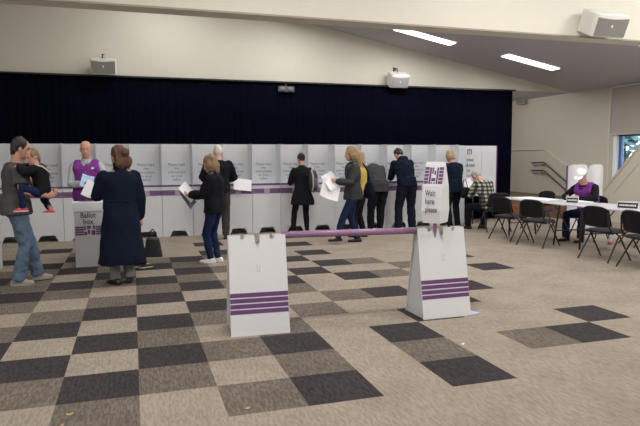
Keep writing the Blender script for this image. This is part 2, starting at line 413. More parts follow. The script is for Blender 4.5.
# ================================================================== VOTING BOOTHS
BW, BX0, BY, BD, BH = .592, -.06, 8.0, .36, 1.815
def emblem(bm, cx, z, s, y):
    # woven square motif with a small figure
    for a, b2, c, d in ((-.5, -.3, -.5, .5), (.3, .5, -.5, .5), (-.25, .25, .22, .5), (-.25, .05, -.5, -.3), (-.1, .1, -.15, .1)):
        add_box(bm, cx+a*s, cx+b2*s, y-.002, y-.0002, z+c*s, z+d*s)
def make_booth(label):
    t = thing('voting_booth', label, 'voting booth', (0, 0, 0), 0, 'white cardboard voting booths in the long row')
    g = .004; W = BW-g
    # front panel with a cut-out foot
    poly = [(g, 0), (.13, 0), (.19, .115), (.43, .115), (.49, 0), (W, 0), (W, .985), (g, .985)]
    obj('front_panel', prism(poly, 1, 0, .006), CARD, t)
    obj('divider', box(g, g+.005, .0065, BD, 0, BH), CARD, t); obj('divider', box(W-.005, W, .0065, BD, 0, BH), CARD, t)
    obj('divider_edge', box(g, g+.005, -.001, .006, .986, BH+.002), CARDB, t);  # brighter card paints the highlight along the divider's front edge
    obj('back_panel', box(g+.006, W-.006, BD-.006, BD, 0, BH), CARD, t)
    obj('shelf', box(g+.006, W-.006, -.004, BD-.008, .986, .992), CARD, t)
    obj('shelf_edge', box(g, W, -.012, -.004, .982, 1.018), PURP, t)
    bm = bmesh.new()
    for k in range(4): add_box(bm, g, W, -.0022, -.0002, .812+k*.026, .812+k*.026+.023)
    obj('printed_band', bm, PURP, t)
    bm = bmesh.new(); add_box(bm, .25, .36, -.004, -.0024, .795, .912); o = obj('emblem', bm, mat('emblem_ground', (.45, .42, .50)), t)
    bm = bmesh.new(); emblem(bm, .305, .855, .09, -.0042); obj('motif', bm, PURPL, o)
    text('instruction_text', ['Please read', 'the', 'instructions', 'on your', 'ballot'], .075, INKG, t, Matrix.Translation((W/2+.02, BD-.0075, 1.385)) @ FRONT, 'CENTER', .95, 1.0, bold=.0012)
    return t
booth_labels = {
 -5: 'voting booth at the left edge of the photo, behind the man carrying a toddler',
 -4: 'voting booth behind the man carrying a toddler, left of the two he covers',
 -3: 'voting booth between the man with the toddler and the bald official in purple',
 -2: 'voting booth directly behind the bald official in the purple vest',
 -1: 'voting booth behind the woman in the long navy coat',
 0: 'empty voting booth just right of the woman in the long navy coat',
 1: 'empty voting booth just left of the white-haired man',
 2: 'voting booth where the white-haired man in black stands writing',
 3: 'empty voting booth behind the white sheet, right of the white-haired man',
 4: 'empty voting booth just left of the woman with the striped backpack',
 5: 'voting booth where the woman in a black coat with backpack stands',
 6: 'empty voting booth between the backpack woman and the walking woman with papers',
 7: 'voting booth behind the walking woman in the grey jacket',
 8: 'voting booth where the stooping man in a grey jacket writes',
 9: 'voting booth where the man in the navy hooded jacket writes',
 10: 'empty voting booth just right of the man in the navy hooded jacket',
 11: 'voting booth where the blond person stands, behind the Wait here please sign'}
proto = None
for k, lab in booth_labels.items():
    if proto is None: proto = make_booth(lab); proto.location = (BX0+BW*k, BY, 0)
    else: dup(proto, (BX0+BW*k, BY, 0), 0, lab)
# accessible booth at the right end of the row
t = thing('accessible_booth', 'wide white voting screen with large instruction text behind the seated man in plaid', 'voting booth', (7.42, 8.34, 0))
obj('back_panel', box(.0, .43, 0, .008, .62, 1.80), CARD, t); obj('side_panel', box(.436, .83, 0, .008, .62, 1.80), CARD, t)
obj('purple_edge', box(.83, .855, -.004, .012, .62, 1.80), PURP, t)
bm = bmesh.new(); add_prism(bm, [(-.44, -.42), (-.432, -.424), (-.002, .0), (-.01, .008)], 2, 0, 1.80); obj('wing_panel', bm, CARD, t)
obj('shelf', box(.0, .30, -.34, -.01, .70, .72), CARD, t)
for x_ in (.04, .26): obj('leg', box(x_-.012, x_+.012, -.30, -.276, 0, .70), BLACKM, t)
text('instruction_text', ['please', '& read', 'the', 'instructions', 'carefully'], .125, INK, t, Matrix.Translation((.03, -.003, 1.44)) @ FRONT, 'LEFT', .62, 1.0)
bm = bmesh.new(); emblem(bm, .105, 1.66, .12, -.001); obj('emblem', bm, PURP, t)

# ================================================================== QUEUE STANDS, POLE AND SIGN
def make_stand(label, loc, rotz):
    t = thing('queue_stand', label, 'stand', loc, rotz, 'white card A-frame stands')
    H = .85; W = .258; D = .19; TW = .252; TD = .035
    def face(s):    # front face polygon with notches, leaned back; s=-1 front, +1 rear
        bm = bmesh.new()
        def P(x, z): return V((x, s*(D+(TD-D)*z/H), z))
        pts = [(-W, 0), (W, 0), (TW, H)]
        def arc(cx, r): return [(cx + r*math.cos(a), H - .016 + r*math.sin(a)) for a in [math.radians(q) for q in (60, 30, 0, -30, -60, -90, -120, -150, 180, 150, 120)]]
        pts += arc(.13, .021) + [(.024, H), (.018, H-.07), (.004, H-.115), (-.004, H-.115), (-.018, H-.07), (-.024, H)] + arc(-.13, .021) + [(-TW, H)]
        # sort arcs are already right to left
        A = [bm.verts.new(P(x, z)) for x, z in pts]; B = [bm.verts.new(P(x, z)+V((0, -s*.006, 0))) for x, z in pts]
        bm.faces.new(A); bm.faces.new(B[::-1]); n = len(A)
        for i in range(n): bm.faces.new((A[i], A[(i+1) % n], B[(i+1) % n], B[i]))
        bmesh.ops.triangulate(bm, faces=[f for f in bm.faces if len(f.verts) > 4])
        return bm
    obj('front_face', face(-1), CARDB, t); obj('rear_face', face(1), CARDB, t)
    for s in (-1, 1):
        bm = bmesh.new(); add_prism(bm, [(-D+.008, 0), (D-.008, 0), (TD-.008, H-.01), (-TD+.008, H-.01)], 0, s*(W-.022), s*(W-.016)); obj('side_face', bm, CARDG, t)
    bm = bmesh.new()
    for k in range(4):
        z0 = .183 + k*.047; z1 = z0+.037
        vs = []
        for x_, z_ in ((-W+.003, z0), (W-.003, z0), (W-.004, z1), (-W+.004, z1)): vs.append(bm.verts.new((x_, -(D+(TD-D)*z_/H)-.0012, z_)))
        bm.faces.new(vs)
    obj('printed_stripes', bm, PURP, t)
    bm = bmesh.new()
    for x0, x1, z0, z1 in ((-.012, -.008, .54, .60), (.012, .016, .54, .60), (-.012, .016, .54, .545)):
        vs = [bm.verts.new((x_, -(D+(TD-D)*z_/H)-.0012, z_)) for x_, z_ in ((x0, z0), (x1, z0), (x1, z1), (x0, z1))]; bm.faces.new(vs)
    obj('slot', bm, mat('slot_grey', (.42, .42, .44)), t)
    return t
S1 = make_stand('white card stand with purple stripes, left end of the purple pole', (1.030, 1.24, 0), math.radians(-3))
S2 = make_stand('white card stand with purple stripes, right one, carrying the sign', (2.83, 1.23, 0), math.radians(1))
pole = obj('barrier_pole', tube([(1.262, 1.25, .838), (2.612, 1.235, .826)], .031, n=16, round_ends=False), TUBE, smooth=True)
tag(pole, 'lilac cardboard pole laid across between the two white stands', 'pole')
t = thing('queue_sign', 'tall wedge-shaped Wait here please sign slotted into the right stand', 'sign', (2.79, 1.23, .90), math.radians(-50))
bm = bmesh.new(); rows = [(0, .088, .105), (.12, .096, .120), (.35, .100, .088), (.56, .094, .020), (.585, .092, .010)]
Lf = []; 
for z, hw, hd in rows: Lf.append([bm.verts.new((-hw, -hd, z)), bm.verts.new((hw, -hd, z)), bm.verts.new((hw*.98, hd, z)), bm.verts.new((-hw*.98, hd, z))])
for a, b in zip(Lf, Lf[1:]):
    for i in range(4): bm.faces.new((a[i], a[(i+1) % 4], b[(i+1) % 4], b[i]))
bm.faces.new(Lf[0]); bm.faces.new(Lf[-1][::-1])
obj('sign_body', bm, CARDB, t)
def sface(z):   # front-surface y at height z
    for (z0, w0, d0), (z1, w1, d1) in zip(rows, rows[1:]):
        if z0 <= z <= z1: return -(d0+(d1-d0)*(z-z0)/(z1-z0))
sh = lambda z0, z1: Matrix.Identity(4)
def slant(z_ref, z2):
    a = math.atan2(sface(z2)-sface(z_ref), z2-z_ref); return Matrix.Translation((0, sface(z_ref)-.002, z_ref)) @ Matrix.Rotation(PI/2-a, 4, 'X')
text('wait_here_please', ['Wait', 'here', 'please'], .080, INK, t, Matrix.Translation((-.058, -.1225, .262)) @ FRONT, 'LEFT', .62, .98, bold=.0004)
bm = bmesh.new()
def qd(x0, x1, z0, z1):
    bm.faces.new([bm.verts.new((x_, sface(z_)-.002, z_)) for x_, z_ in ((x0, z0), (x1, z0), (x1, z1), (x0, z1))])
for k in range(5):
    z0 = .375+.033*k
    qd(-.094, -.050, z0, z0+.027); qd(.050, .094, z0, z0+.027)
for x0, z0, x1, z1 in ((-.045, .375, -.025, .53), (.028, .375, .045, .53), (-.02, .40, .02, .43), (-.02, .47, -.004, .53), (.004, .46, .02, .50), (-.02, .375, -.008, .39), (.006, .375, .02, .39)): qd(x0, x1, z0, z1)
obj('purple_motif', bm, PURP, t)
o_ = Rzz = Matrix.Rotation(math.radians(50), 3, 'Z') @ V((-.030, -.052, 0))
bm = bmesh.new(); add_loft(bm, [(o_ + V((0, 0, z)), V((w_*.64, w_*.77, 0)), V((-.006, .005, 0))) for z, w_ in ((.012, .012), (-.03, .022), (-.08, .018), (-.14, .003))], 10)
obj('spike', bm, TUBE, t)

# ================================================================== BALLOT BOXES
def make_ballot(label, loc, rotz):
    t = thing('ballot_box', label, 'ballot box', loc, rotz, 'cardboard ballot boxes')
    W, D, H = .185, .19, .80
    obj('carton', box(-W, W, -D, D, 0.0, H), CARDG, t, bevel=.004)
    bm = bmesh.new(); P = [(W+.01, D+.01, H-.005), (W+.025, D+.025, H+.115)]
    add_loft(bm, [(V((0, 0, z)), V((a*1.414, 0, 0)), V((0, b*1.414, 0))) for a, b, z in P], 4)
    bmesh.ops.transform(bm, matrix=Matrix.Identity(4), verts=bm.verts)
    bm.free(); bm = bmesh.new()
    add_prism(bm, [(-W-.012, H-.01), (W+.012, H-.01), (W+.022, H+.115), (-W-.022, H+.115)], 1, -D-.015, D+.015)
    obj('lid', bm, CARDB, t, bevel=.004)
    obj('slot_panel', box(-.13, .13, -.12, .10, H+.116, H+.122), mat('slot_panel_grey', (.38, .36, .42)), t)
    obj('slot', box(-.10, .10, -.03, -.01, H+.123, H+.126), BLACKP, t)
    text('ballot_box_text', ['Ballot', 'box'], .105, INK, t, Matrix.Translation((0, -D-.0015, .70)) @ FRONT, 'CENTER', .85, .85, bold=.0015)
    bm = bmesh.new()
    for k in range(4): add_box(bm, -W+.01, -.06, -D-.003, -D-.0005, .455+k*.033, .455+k*.033+.025); add_box(bm, .10, W-.01, -D-.003, -D-.0005, .455+k*.033, .455+k*.033+.025)
    for a, b, c, d in ((-.055, -.02, .455, .50), (-.055, -.035, .52, .585), (-.02, .03, .545, .585), (.04, .09, .455, .52), (-.01, .02, .47, .53), (.06, .09, .54, .585)): add_box(bm, a, b, -D-.003, -D-.0005, c, d)
    obj('purple_motif', bm, PURP, t)
    return t
b1 = make_ballot('white and grey ballot box in front of the bald official', (-.63, 5.22, 0), math.radians(4))
b2 = dup(b1, (-1.97, 5.16, 0), 0, 'ballot box cut off by the left edge, behind the man with the toddler')

# ================================================================== TABLES AND CHAIRS
TOPM = mat('table_laminate', (.66, .67, .72), .22, var=.03)
def make_table(label, y0, y1, x0=6.92, x1=7.66):
    cx, cy = (x0+x1)/2, (y0+y1)/2; hx, hy = (x1-x0)/2, (y1-y0)/2
    t = thing('folding_table', label, 'table', (cx, cy, 0), 0, 'white folding tables in a row')
    bm = bmesh.new(); add_box(bm, -hx, hx, -hy, hy, .708, .74); obj('tabletop', bm, TOPM, t, bevel=.01)
    for s in (-1, 1):
        y = s*(hy-.28)
        for q in (-1, 1):
            obj('leg', tube([(q*(hx-.12), y+s*.05, .70), (q*(hx-.06), y, .012)], .016, n=8), BLACKM, t, smooth=True)
        obj('crossbar', tube([(-hx+.10, y+s*.02, .25), (hx-.10, y+s*.02, .25)], .011, n=6), BLACKM, t, smooth=True)
        obj('brace', tube([(0, y+s*.02, .25), (0, y-s*.42, .70)], .009, n=6), BLACKM, t, smooth=True)
    return t
make_table('white folding table where the official in the white cap sits, nearest the stage', 4.40, 6.25)
make_table('white folding table at the right edge of the photo with the right name plate', 2.50, 4.36, 6.95, 7.70)
make_table('white folding table cut off below the right edge of the photo', .6, 2.46, 6.98, 7.72)

SEATM = mat('grey_upholstery', (.035, .036, .045), .9, bump=.2, bscale=300, var=.15, spec=.1)
BACKM = mat('black_backrest', (.008, .008, .010), .6, spec=.2)
def make_chair(label, loc, rotz):
    """faces +Y locally"""
    t = thing('stacking_chair', label, 'chair', loc, rotz, 'black stacking chairs around the white tables')
    bm = bmesh.new()
    add_loft(bm, [(V((0, .0, z)), V((.225*k, 0, 0)), V((0, .215*k, 0))) for z, k in ((.425, .93), (.432, 1), (.452, 1), (.465, .90))], 24, e=4)
    obj('seat', bm, SEATM, t, smooth=True)
    # curved backrest
    bm = bmesh.new(); nx, nz = 10, 8; G = []
    for side in (0, 1):
        g = []
        for i in range(nx+1):
            u = -1+2*i/nx; row = []
            for j in range(nz+1):
                v = j/nz
                hw = .235*(1-.05*v)
                zz_ = .505 + .31*v
                zt = .505 + (.31-.055*abs(u)**3)*v + .02*abs(u)**3*(1-v)
                row.append(bm.verts.new((u*hw, -.205 - .055*v + .045*u*u + (-.014 if side else 0), zt)))
            g.append(row)
        G.append(g)
    for g in G:
        for i in range(nx):
            for j in range(nz): bm.faces.new((g[i][j], g[i+1][j], g[i+1][j+1], g[i][j+1]))
    for i in range(nx):
        for j in (0, nz): bm.faces.new((G[0][i][j], G[0][i+1][j], G[1][i+1][j], G[1][i][j]))
    for j in range(nz):
        for i in (0, nx): bm.faces.new((G[0][i][j], G[0][i][j+1], G[1][i][j+1], G[1][i][j]))
    obj('backrest', bm, BACKM, t, smooth=True)
    for s in (-1, 1):
        x_ = s*.235
        obj('front_leg', tube([(x_, -.10, .44), (x_+s*.005, .0, .38), (x_+s*.02, .245, .013)], .0125, n=8), BLACKM, t, smooth=True)
        obj('rear_leg', tube([(x_, .12, .42), (x_+s*.005, -.02, .36), (x_+s*.02, -.245, .013)], .0125, n=8), BLACKM, t, smooth=True)
        obj('side_rail', tube([(x_, .18, .425), (x_, -.16, .435), (x_-s*.008, -.212, .52), (x_-s*.02, -.235, .72)], .0125, n=8), BLACKM, t, smooth=True)
    obj('seat_bar', tube([(-.235, .1, .415), (.235, .1, .415)], .010, n=6), BLACKM, t, smooth=True)
    obj('seat_bar', tube([(-.235, -.12, .415), (.235, -.12, .415)], .010, n=6), BLACKM, t, smooth=True)
    return t
R = -PI/2      # facing +X
c0 = make_chair('black chair of the near row, second from the stage end', (6.66, 4.68, 0), R+math.radians(18))
dup(c0, (6.64, 5.50, 0), R+math.radians(14), 'black chair just right of the man in plaid, far end of the near row')
dup(c0, (6.67, 3.18, 0), R+math.radians(9), 'black chair in the near row between the two name plates')
dup(c0, (6.62, 2.38, 0), R-math.radians(3), 'black chair cut off by the right edge of the photo')
dup(c0, (7.17, 6.74, 0), math.radians(-12), 'black chair on which the man in plaid sits')
dup(c0, (8.15, 6.62, 0), PI/2+.1, 'empty black chair on the far side of the table, left of the capped official')
dup(c0, (8.32, 4.12, 0), PI/2-.3, 'empty black chair on the far side of the table, right of the capped official')
dup(c0, (7.98, 4.98, 0), PI/2+.3, 'black chair on which the official in the white cap sits')
dup(c0, (8.1, 5.55, 0), PI/2+.5, 'black chair mostly hidden behind the white table, beside the capped official') if False else None

# name plates, papers, screens, bottle
def plate(label, x, y, rz, wd):
    t = thing('name_plate', label, 'name plate', (x, y, .742), rz, 'tent name plates on the tables')
    bm = bmesh.new(); add_prism(bm, [(-.035, 0), (.035, 0), (.0, .115)], 0, -wd/2, wd/2); obj('tent_card', bm, CARD, t)
    Mx = Matrix.Translation((0, -.0205, .055)) @ Matrix.Rotation(math.atan2(.035, .115)*-1, 4, 'X')
    bm = bmesh.new(); add_box(bm, -wd/2+.008, wd/2-.008, -.0015, .0015, -.042, .042, mtx=Mx); p = obj('black_face', bm, BLACKP, t)
    bm = bmesh.new(); rnd = random.Random(3); xx = -wd*.38
    while xx < wd*.36:
        l = .012+.012*rnd.random(); add_box(bm, xx, xx+l, -.003, -.0016, -.012, .012, mtx=Mx); xx += l+.007
    obj('white_lettering', bm, CARDB, p)
plate('small black name plate in front of the official in the white cap', 7.13, 4.42, math.radians(-62), .20)
plate('long black name plate near the right edge on the second table', 7.12, 3.22, math.radians(-62), .30)
def sheet(name, label, cat, loc, rot, wd, ln, group=None, m=PAPER, th=.003, curl=.01):
    bm = bmesh.new(); n = 6; A = [];
    for i in range(n+1):
        u = -1+2*i/n; z = curl*u*u
        A.append([bm.verts.new((u*wd/2, s*ln/2, z+q)) for s in (-1, 1) for q in (0, th)])
    for a, b in zip(A, A[1:]):
        for i, j in ((0, 1), (1, 3), (3, 2), (2, 0)): bm.faces.new((a[i], a[j], b[j], b[i]))
    bm.faces.new([A[0][i] for i in (0, 1, 3, 2)]); bm.faces.new([A[-1][i] for i in (0, 2, 3, 1)])
    o = obj(name, bm, m); o.location = loc; o.rotation_euler = rot
    return tag(o, label, cat, group)
sheet('paper_sheet', 'large white paper roll sheet at the far end of the first table', 'paper', (7.28, 5.55, .742), (0, 0, .1), .42, .9, 'papers on the tables', th=.006, curl=0)
sheet('paper_sheet', 'white stack of papers at the near end of the first table', 'paper', (7.40, 4.60, .742), (0, 0, -.1), .30, .42, 'papers on the tables', th=.02, curl=0)
sheet('paper_sheet', 'pale blue sheet beside the right name plate', 'paper', (7.32, 2.95, .743), (0, 0, .2), .21, .30, 'papers on the tables', m=mat('blue_paper', (.55, .72, .85), .6), curl=0)
t = thing('water_bottle', 'small clear plastic bottle with red and white label on the floor under the table', 'bottle', (7.55, 4.0, 0))
bm = bmesh.new(); add_loft(bm, [((0, 0, z), (r, 0, 0), (0, r, 0)) for z, r in ((0.002, .028), (.01, .034), (.15, .034), (.19, .013), (.205, .013))], 14); obj('bottle_body', bm, mat('clear_plastic', (.6, .65, .72), .15), t, smooth=True)
bm = bmesh.new(); add_loft(bm, [((0, 0, z), (r, 0, 0), (0, r, 0)) for z, r in ((.205, .015), (.225, .015))], 12); obj('cap', bm, WHITEP, t)
bm = bmesh.new(); add_loft(bm, [((0, 0, z), (r, 0, 0), (0, r, 0)) for z, r in ((.07, .0352), (.12, .0352))], 14); obj('bottle_label', bm, mat('red_label', (.5, .08, .08), .5), t, smooth=True)
def screen(label, x, y, rz, purple_left, hw=.2):
    t = thing('voting_screen', label, 'screen', (x, y, 0), rz, 'rounded white card screens behind the capped official')
    bm = bmesh.new(); pts = [(-hw, 0), (hw, 0)]
    for k in range(7): a = PI/2*k/6; pts.append((hw-.09+.09*math.cos(a), 1.28+.09*math.sin(a)))
    for k in range(7): a = PI/2+PI/2*k/6; pts.append((-hw+.05+.05*math.cos(a), 1.32+.05*math.sin(a)))
    n = len(pts); A = [bm.verts.new((p[0], -.0+.10*(p[0]/hw)**2, p[1])) for p in pts]
    # arched sheet built as vertical strips for a true curve
    bm.free(); bm = bmesh.new(); G = []; N = 16
    def top(u):
        d = (1-abs(u))*hw; r = .09
        return 1.37-r+math.sqrt(max(0, r*r-(r-min(d, r))**2))
    for i in range(N+1):
        u = -1+2*i/N; y_ = .10*u*u
        G.append([bm.verts.new((u*hw, y_+q, z)) for z in (0, top(u)) for q in (0, .008)])
    for a, b in zip(G, G[1:]):
        for i, j in ((0, 1), (1, 3), (3, 2), (2, 0)): bm.faces.new((a[i], a[j], b[j], b[i]))
    bm.faces.new([G[0][i] for i in (0, 1, 3, 2)]); bm.faces.new([G[-1][i] for i in (0, 2, 3, 1)])
    obj('card_sheet', bm, CARDB, t, smooth=False)
    if purple_left: obj('purple_edge', box(-hw-.03, -hw, .09, .12, 0, 1.35), PURP, t)
screen('white card screen with a purple left edge behind the capped official', 8.93, 6.35, math.radians(-22), True, .20)
screen('rounded white card screen without purple edge, right of the capped official', 9.26, 6.2, math.radians(-22), False, .155)

# litter
def scrap(label, x, y, s, m, rz):
    o = sheet('floor_scrap', label, 'litter', (x, y, .002), (0, 0, rz), s, s*.6, None, m, .002, .006); return o
LEAF = mat('dry_leaf', (.42, .30, .15), .8)
scrap('curled dry leaf on the grey carpet tile at the bottom centre', .624, -.425, .035, LEAF, .6)
scrap('larger dry leaf on the grey carpet tile at bottom left', -.40, -.18, .04, LEAF, .2)
scrap('tiny dry leaf closest to the bottom left edge', -.43, -.33, .025, LEAF, 1.1)
scrap('tiny white scrap of paper on the carpet below the right stand', 2.53, .27, .035, PAPER, .4)
sheet('floor_paper', 'pale blue paper lying on the carpet at the foot of the right stand', 'paper', (3.12, 1.10, .003), (0, 0, .3), .15, .10, m=mat('blue_leaflet', (.42, .52, .74), .6), curl=.003)

# ================================================================== PEOPLE
SKIN = mat('skin', (.50, .27, .20), .55, var=.08)
SKINR = mat('skin_ruddy', (.55, .28, .22), .55, var=.08)
EYE = mat('eye_dark', (.03, .02, .02), .3); LIP = mat('lip', (.40, .14, .13), .5)
def Rx(a): return Matrix.Rotation(a, 3, 'X')
def Rz(a): return Matrix.Rotation(a, 3, 'Z')
def ik(a, b, l1, l2, pole):
    d = b-a; L = d.length
    if L > (l1+l2)*.995: b = a + d.normalized()*(l1+l2)*.995; d = b-a; L = d.length
    k = (l1*l1-l2*l2+L*L)/(2*L); h = math.sqrt(max(0, l1*l1-k*k)); dn = d.normalized()
    pn = (pole - dn*pole.dot(dn)).normalized()
    return a + dn*k + pn*h, b
def add_hand(bm, w_, f, n, side, curl=.6, k=1.0):
    """w_ wrist, f direction, n palm normal, side = thumb side"""
    f = f.normalized(); n = (n - f*n.dot(f)).normalized(); s = side.normalized(); s = (s - f*s.dot(f) - n*s.dot(n)).normalized()
    add_loft(bm, [(w_ - f*.02, s*.027*k, n*.021*k), (w_+f*.02*k, s*.032*k, n*.018*k), (w_+f*.055*k, s*.041*k, n*.016*k), (w_+f*.09*k, s*.042*k, n*.013*k)], 12)
    for i, (o, l) in enumerate(((.032, .070), (.011, .078), (-.011, .073), (-.031, .058))):
        p = w_ + f*(.083 if i in (1, 2) else .078)*k + s*o*k; d = f.copy(); pts = [p]; c = curl*(.8+.12*i)
        for q in range(3):
            d = (d*math.cos(c*.55) + n*math.sin(c*.55)).normalized(); p = p + d*l*k/3*(1.15 if q == 0 else .95); pts.append(p)
            # keep curling in the f-n plane
        add_tube(bm, pts, [.0095*k, .009*k, .0085*k, .007*k], n=8)
    p = w_ + f*.02*k + s*.026*k; d = (f*.75+s*.55+n*.35).normalized(); p2 = p+d*.036*k; d2 = (f*.95+s*.1+n*.45).normalized()
    add_tube(bm, [p, p2, p2+d2*.03*k], [.014*k, .0115*k, .0085*k], n=8)
def build_person(label, loc, rotz, H=1.75, lean=0, head_pitch=0, head_yaw=0, head_roll=0, pelvis=(0, 0, None), feet=((-.11, 0, 0, .15), (.11, 0, 0, -.15)),
                 hands=((-.24, .05, .82), (.24, .05, .82)), poles=(V((-.5, -1, -.2)), V((.5, -1, -.2))), knee_pole=(V((-.15, 1, 0)), V((.15, 1, 0))),
                 hdir=(None, None), hnorm=(V((1, 0, 0)), V((-1, 0, 0))), curl=.6, girth=1.0, sh=1.0, skin=SKIN, face=True, side=0,
                 top=None, trousers=None, shoes=None, hair=None, extra=None, voxel=.0075, seed=0, head_scale=1.0, twist=0):
    S = H/1.75
    pz = pelvis[2] if pelvis[2] is not None else .925
    Pv = V((pelvis[0], pelvis[1], pz))
    segs = [(0, Pv)]
    def up(a): return V((side, math.sin(a), math.cos(a))).normalized()
    def ffw(a): return V((0, math.cos(a), -math.sin(a)))
    angs = [lean*.35, lean*.75, lean*1.0, lean*1.15]
    sp = [Pv]; 
    for a, l in zip(angs, (.16, .16, .17)): sp.append(sp[-1] + up(a)*l)
    # spine: 0 pelvis,1 waist,2 chest,3 shoulder line
    nb = sp[3] + up(angs[3])*.045             # neck base
    ha = angs[3]*.8 + head_pitch
    hc = nb + up(angs[3]*.9+head_pitch*.4)*.080 + up(ha)*.092 + ffw(ha)*.020
    HR = Rz(head_yaw) @ Matrix.Rotation(head_roll, 3, 'Y') @ Rx(-ha)
    X = V((1, 0, 0)); g = girth
    TX = Rz(twist) @ X
    def A(i, dz=0): return angs[i]
    torso = [(Pv + up(lean*.1)*-.10, .125*g, .085*g, 0), (Pv - up(lean*.1)*.04, .165*g, .112*g, 0), (Pv + up(angs[0])*.05, .165*g, .112*g, 0), (sp[1], .143*g, .102*g, 1), (sp[1]+up(angs[1])*.08, .150*g, .108*g, 1),
             (sp[2], .165*g, .117*g, 2), (sp[2]+up(angs[2])*.08, .172*g*sh, .115*g, 2), (sp[3]-up(angs[2])*.03, .170*sh, .098*g, 3), (sp[3]+up(angs[2])*.012, .120*sh, .078*g, 3), (nb, .066, .064, 3)]
    def trings(off, rows, fo=None):
        out = []
        for c, hw, hd, i in rows:
            a = angs[min(i, 3)]; ax = (TX if i >= 2 else X)
            out.append((c, ax*(hw+off), (Rz(twist) if i >= 2 else Matrix.Identity(3)) @ ffw(a)*(hd+off)))
        return out
    hips = [Pv + V((s*.088*g, 0, -.05)) for s in (-1, 1)]
    shl = [sp[3] + TX*(s*.178*sh) - up(angs[2])*.040 for s in (-1, 1)]
    legs = []; foots = []
    for q in (0, 1):
        fx, fy, fz, fyaw = feet[q]
        an = V((fx, fy, .085+fz)); kn, an = ik(hips[q], an, .412, .398, knee_pole[q]); legs.append((hips[q], kn, an))
        fd = Rz(fyaw) @ V((0, 1, 0)); foots.append((an, fd))
    arms = []
    for q in (0, 1):
        el, wr = ik(shl[q], V(hands[q]), .285, .25, poles[q]); arms.append((shl[q], el, wr))
    R3 = Matrix.Diagonal((S, S, S))
    # ---------------- body
    bm = bmesh.new()
    add_loft(bm, trings(0, torso), 20)
    add_tube(bm, [nb-up(angs[3])*.02, (nb+hc)/2 - ffw(ha)*.010, hc-HR@V((0, .012, .03))], [.062, .057, .055], n=14)
    for q in (0, 1):
        a, b, c = legs[q]; add_tube(bm, [a, a.lerp(b, .35), b, b.lerp(c, .3), c], [.086, .078, .055, .056, .038], n=14)
        an, fd = foots[q]; add_tube(bm, [an-fd*.045+V((0, 0, -.045)), an+fd*.06+V((0, 0, -.045)), an+fd*.14+V((0, 0, -.06))], [.036, .038, .022], n=10)
        a, b, c = arms[q]; add_tube(bm, [a, a.lerp(b, .4), b, b.lerp(c, .3), c], [.052, .046, .038, .037, .025], n=12)
        hd_ = hdir[q] if hdir[q] is not None else (c-b); add_hand(bm, c, hd_, hnorm[q], V((0, .3, 1)) if hnorm[q].z == 0 else (V((1, 0, 0)) if q == 0 else V((-1, 0, 0))), curl)
    hs = head_scale
    def hp(x, y, z): return hc + HR @ (V((x, y, z))*hs)
    hrs = []   # head rings chin -> crown
    for z, w_, d_, y in ((-.118, .022, .020, .060), (-.108, .040, .036, .050), (-.085, .054, .062, .034), (-.055, .064, .080, .018), (-.02, .071, .090, .008), (.02, .075, .096, .0), (.055, .073, .094, -.004), (.085, .062, .080, -.006), (.105, .042, .055, -.006), (.115, .016, .02, -.006)):
        hrs.append((hp(0, y, z), HR@V((w_*hs, 0, 0)), HR@V((0, d_*hs, 0))))
    add_loft(bm, hrs, 20)
    if face:
        add_tube(bm, [hp(0, .092, .008), hp(0, .108, -.022), hp(0, .112, -.034)], [.007*hs, .011*hs, .013*hs], n=8)      # nose
        for s in (-1, 1): add_ell(bm, hp(s*.012, .100, -.036), .009*hs, .010*hs, .008*hs, HR)
        add_tube(bm, [hp(-.045, .078, .030), hp(0, .094, .032), hp(.045, .078, .030)], .010*hs, n=8)                          # brow
        add_tube(bm, [hp(-.024, .084, -.067), hp(0, .096, -.064), hp(.024, .084, -.067)], .009*hs, n=8)                       # lips base
        add_ell(bm, hp(0, .080, -.100), .022*hs, .018*hs, .016*hs, HR)
    for s in (-1, 1): add_ell(bm, hp(s*.077, -.004, -.015), .009*hs, .020*hs, .032*hs, HR)
    for v in bm.verts: v.co = v.co*S
    body = remeshed('person', bm, skin, None, voxel, 2)
    body.location = loc; body.rotation_euler = (0, 0, rotz); tag(body, label, 'person')
    def P(name, bm, m, vx=.011, sm=3, wr=0, ws=9, wst=(1, 1, .5)):
        for v in bm.verts: v.co = v.co*S
        return remeshed(name, bm, m, body, vx, sm, wr, ws, wst, seed)
    if face:
        for s in (-1, 1):
            bm = bmesh.new(); add_ell(bm, hp(s*.030, .0875, .006)*S, .011*S*hs, .006*S*hs, .006*S*hs, HR); obj('eye', bm, EYE, body, smooth=True)
        bm = bmesh.new(); add_tube(bm, [hp(-.020, .0925, -.066)*S, hp(0, .104, -.064)*S, hp(.020, .0925, -.066)*S], .0045*S, n=6); obj('mouth', bm, LIP, body, smooth=True)
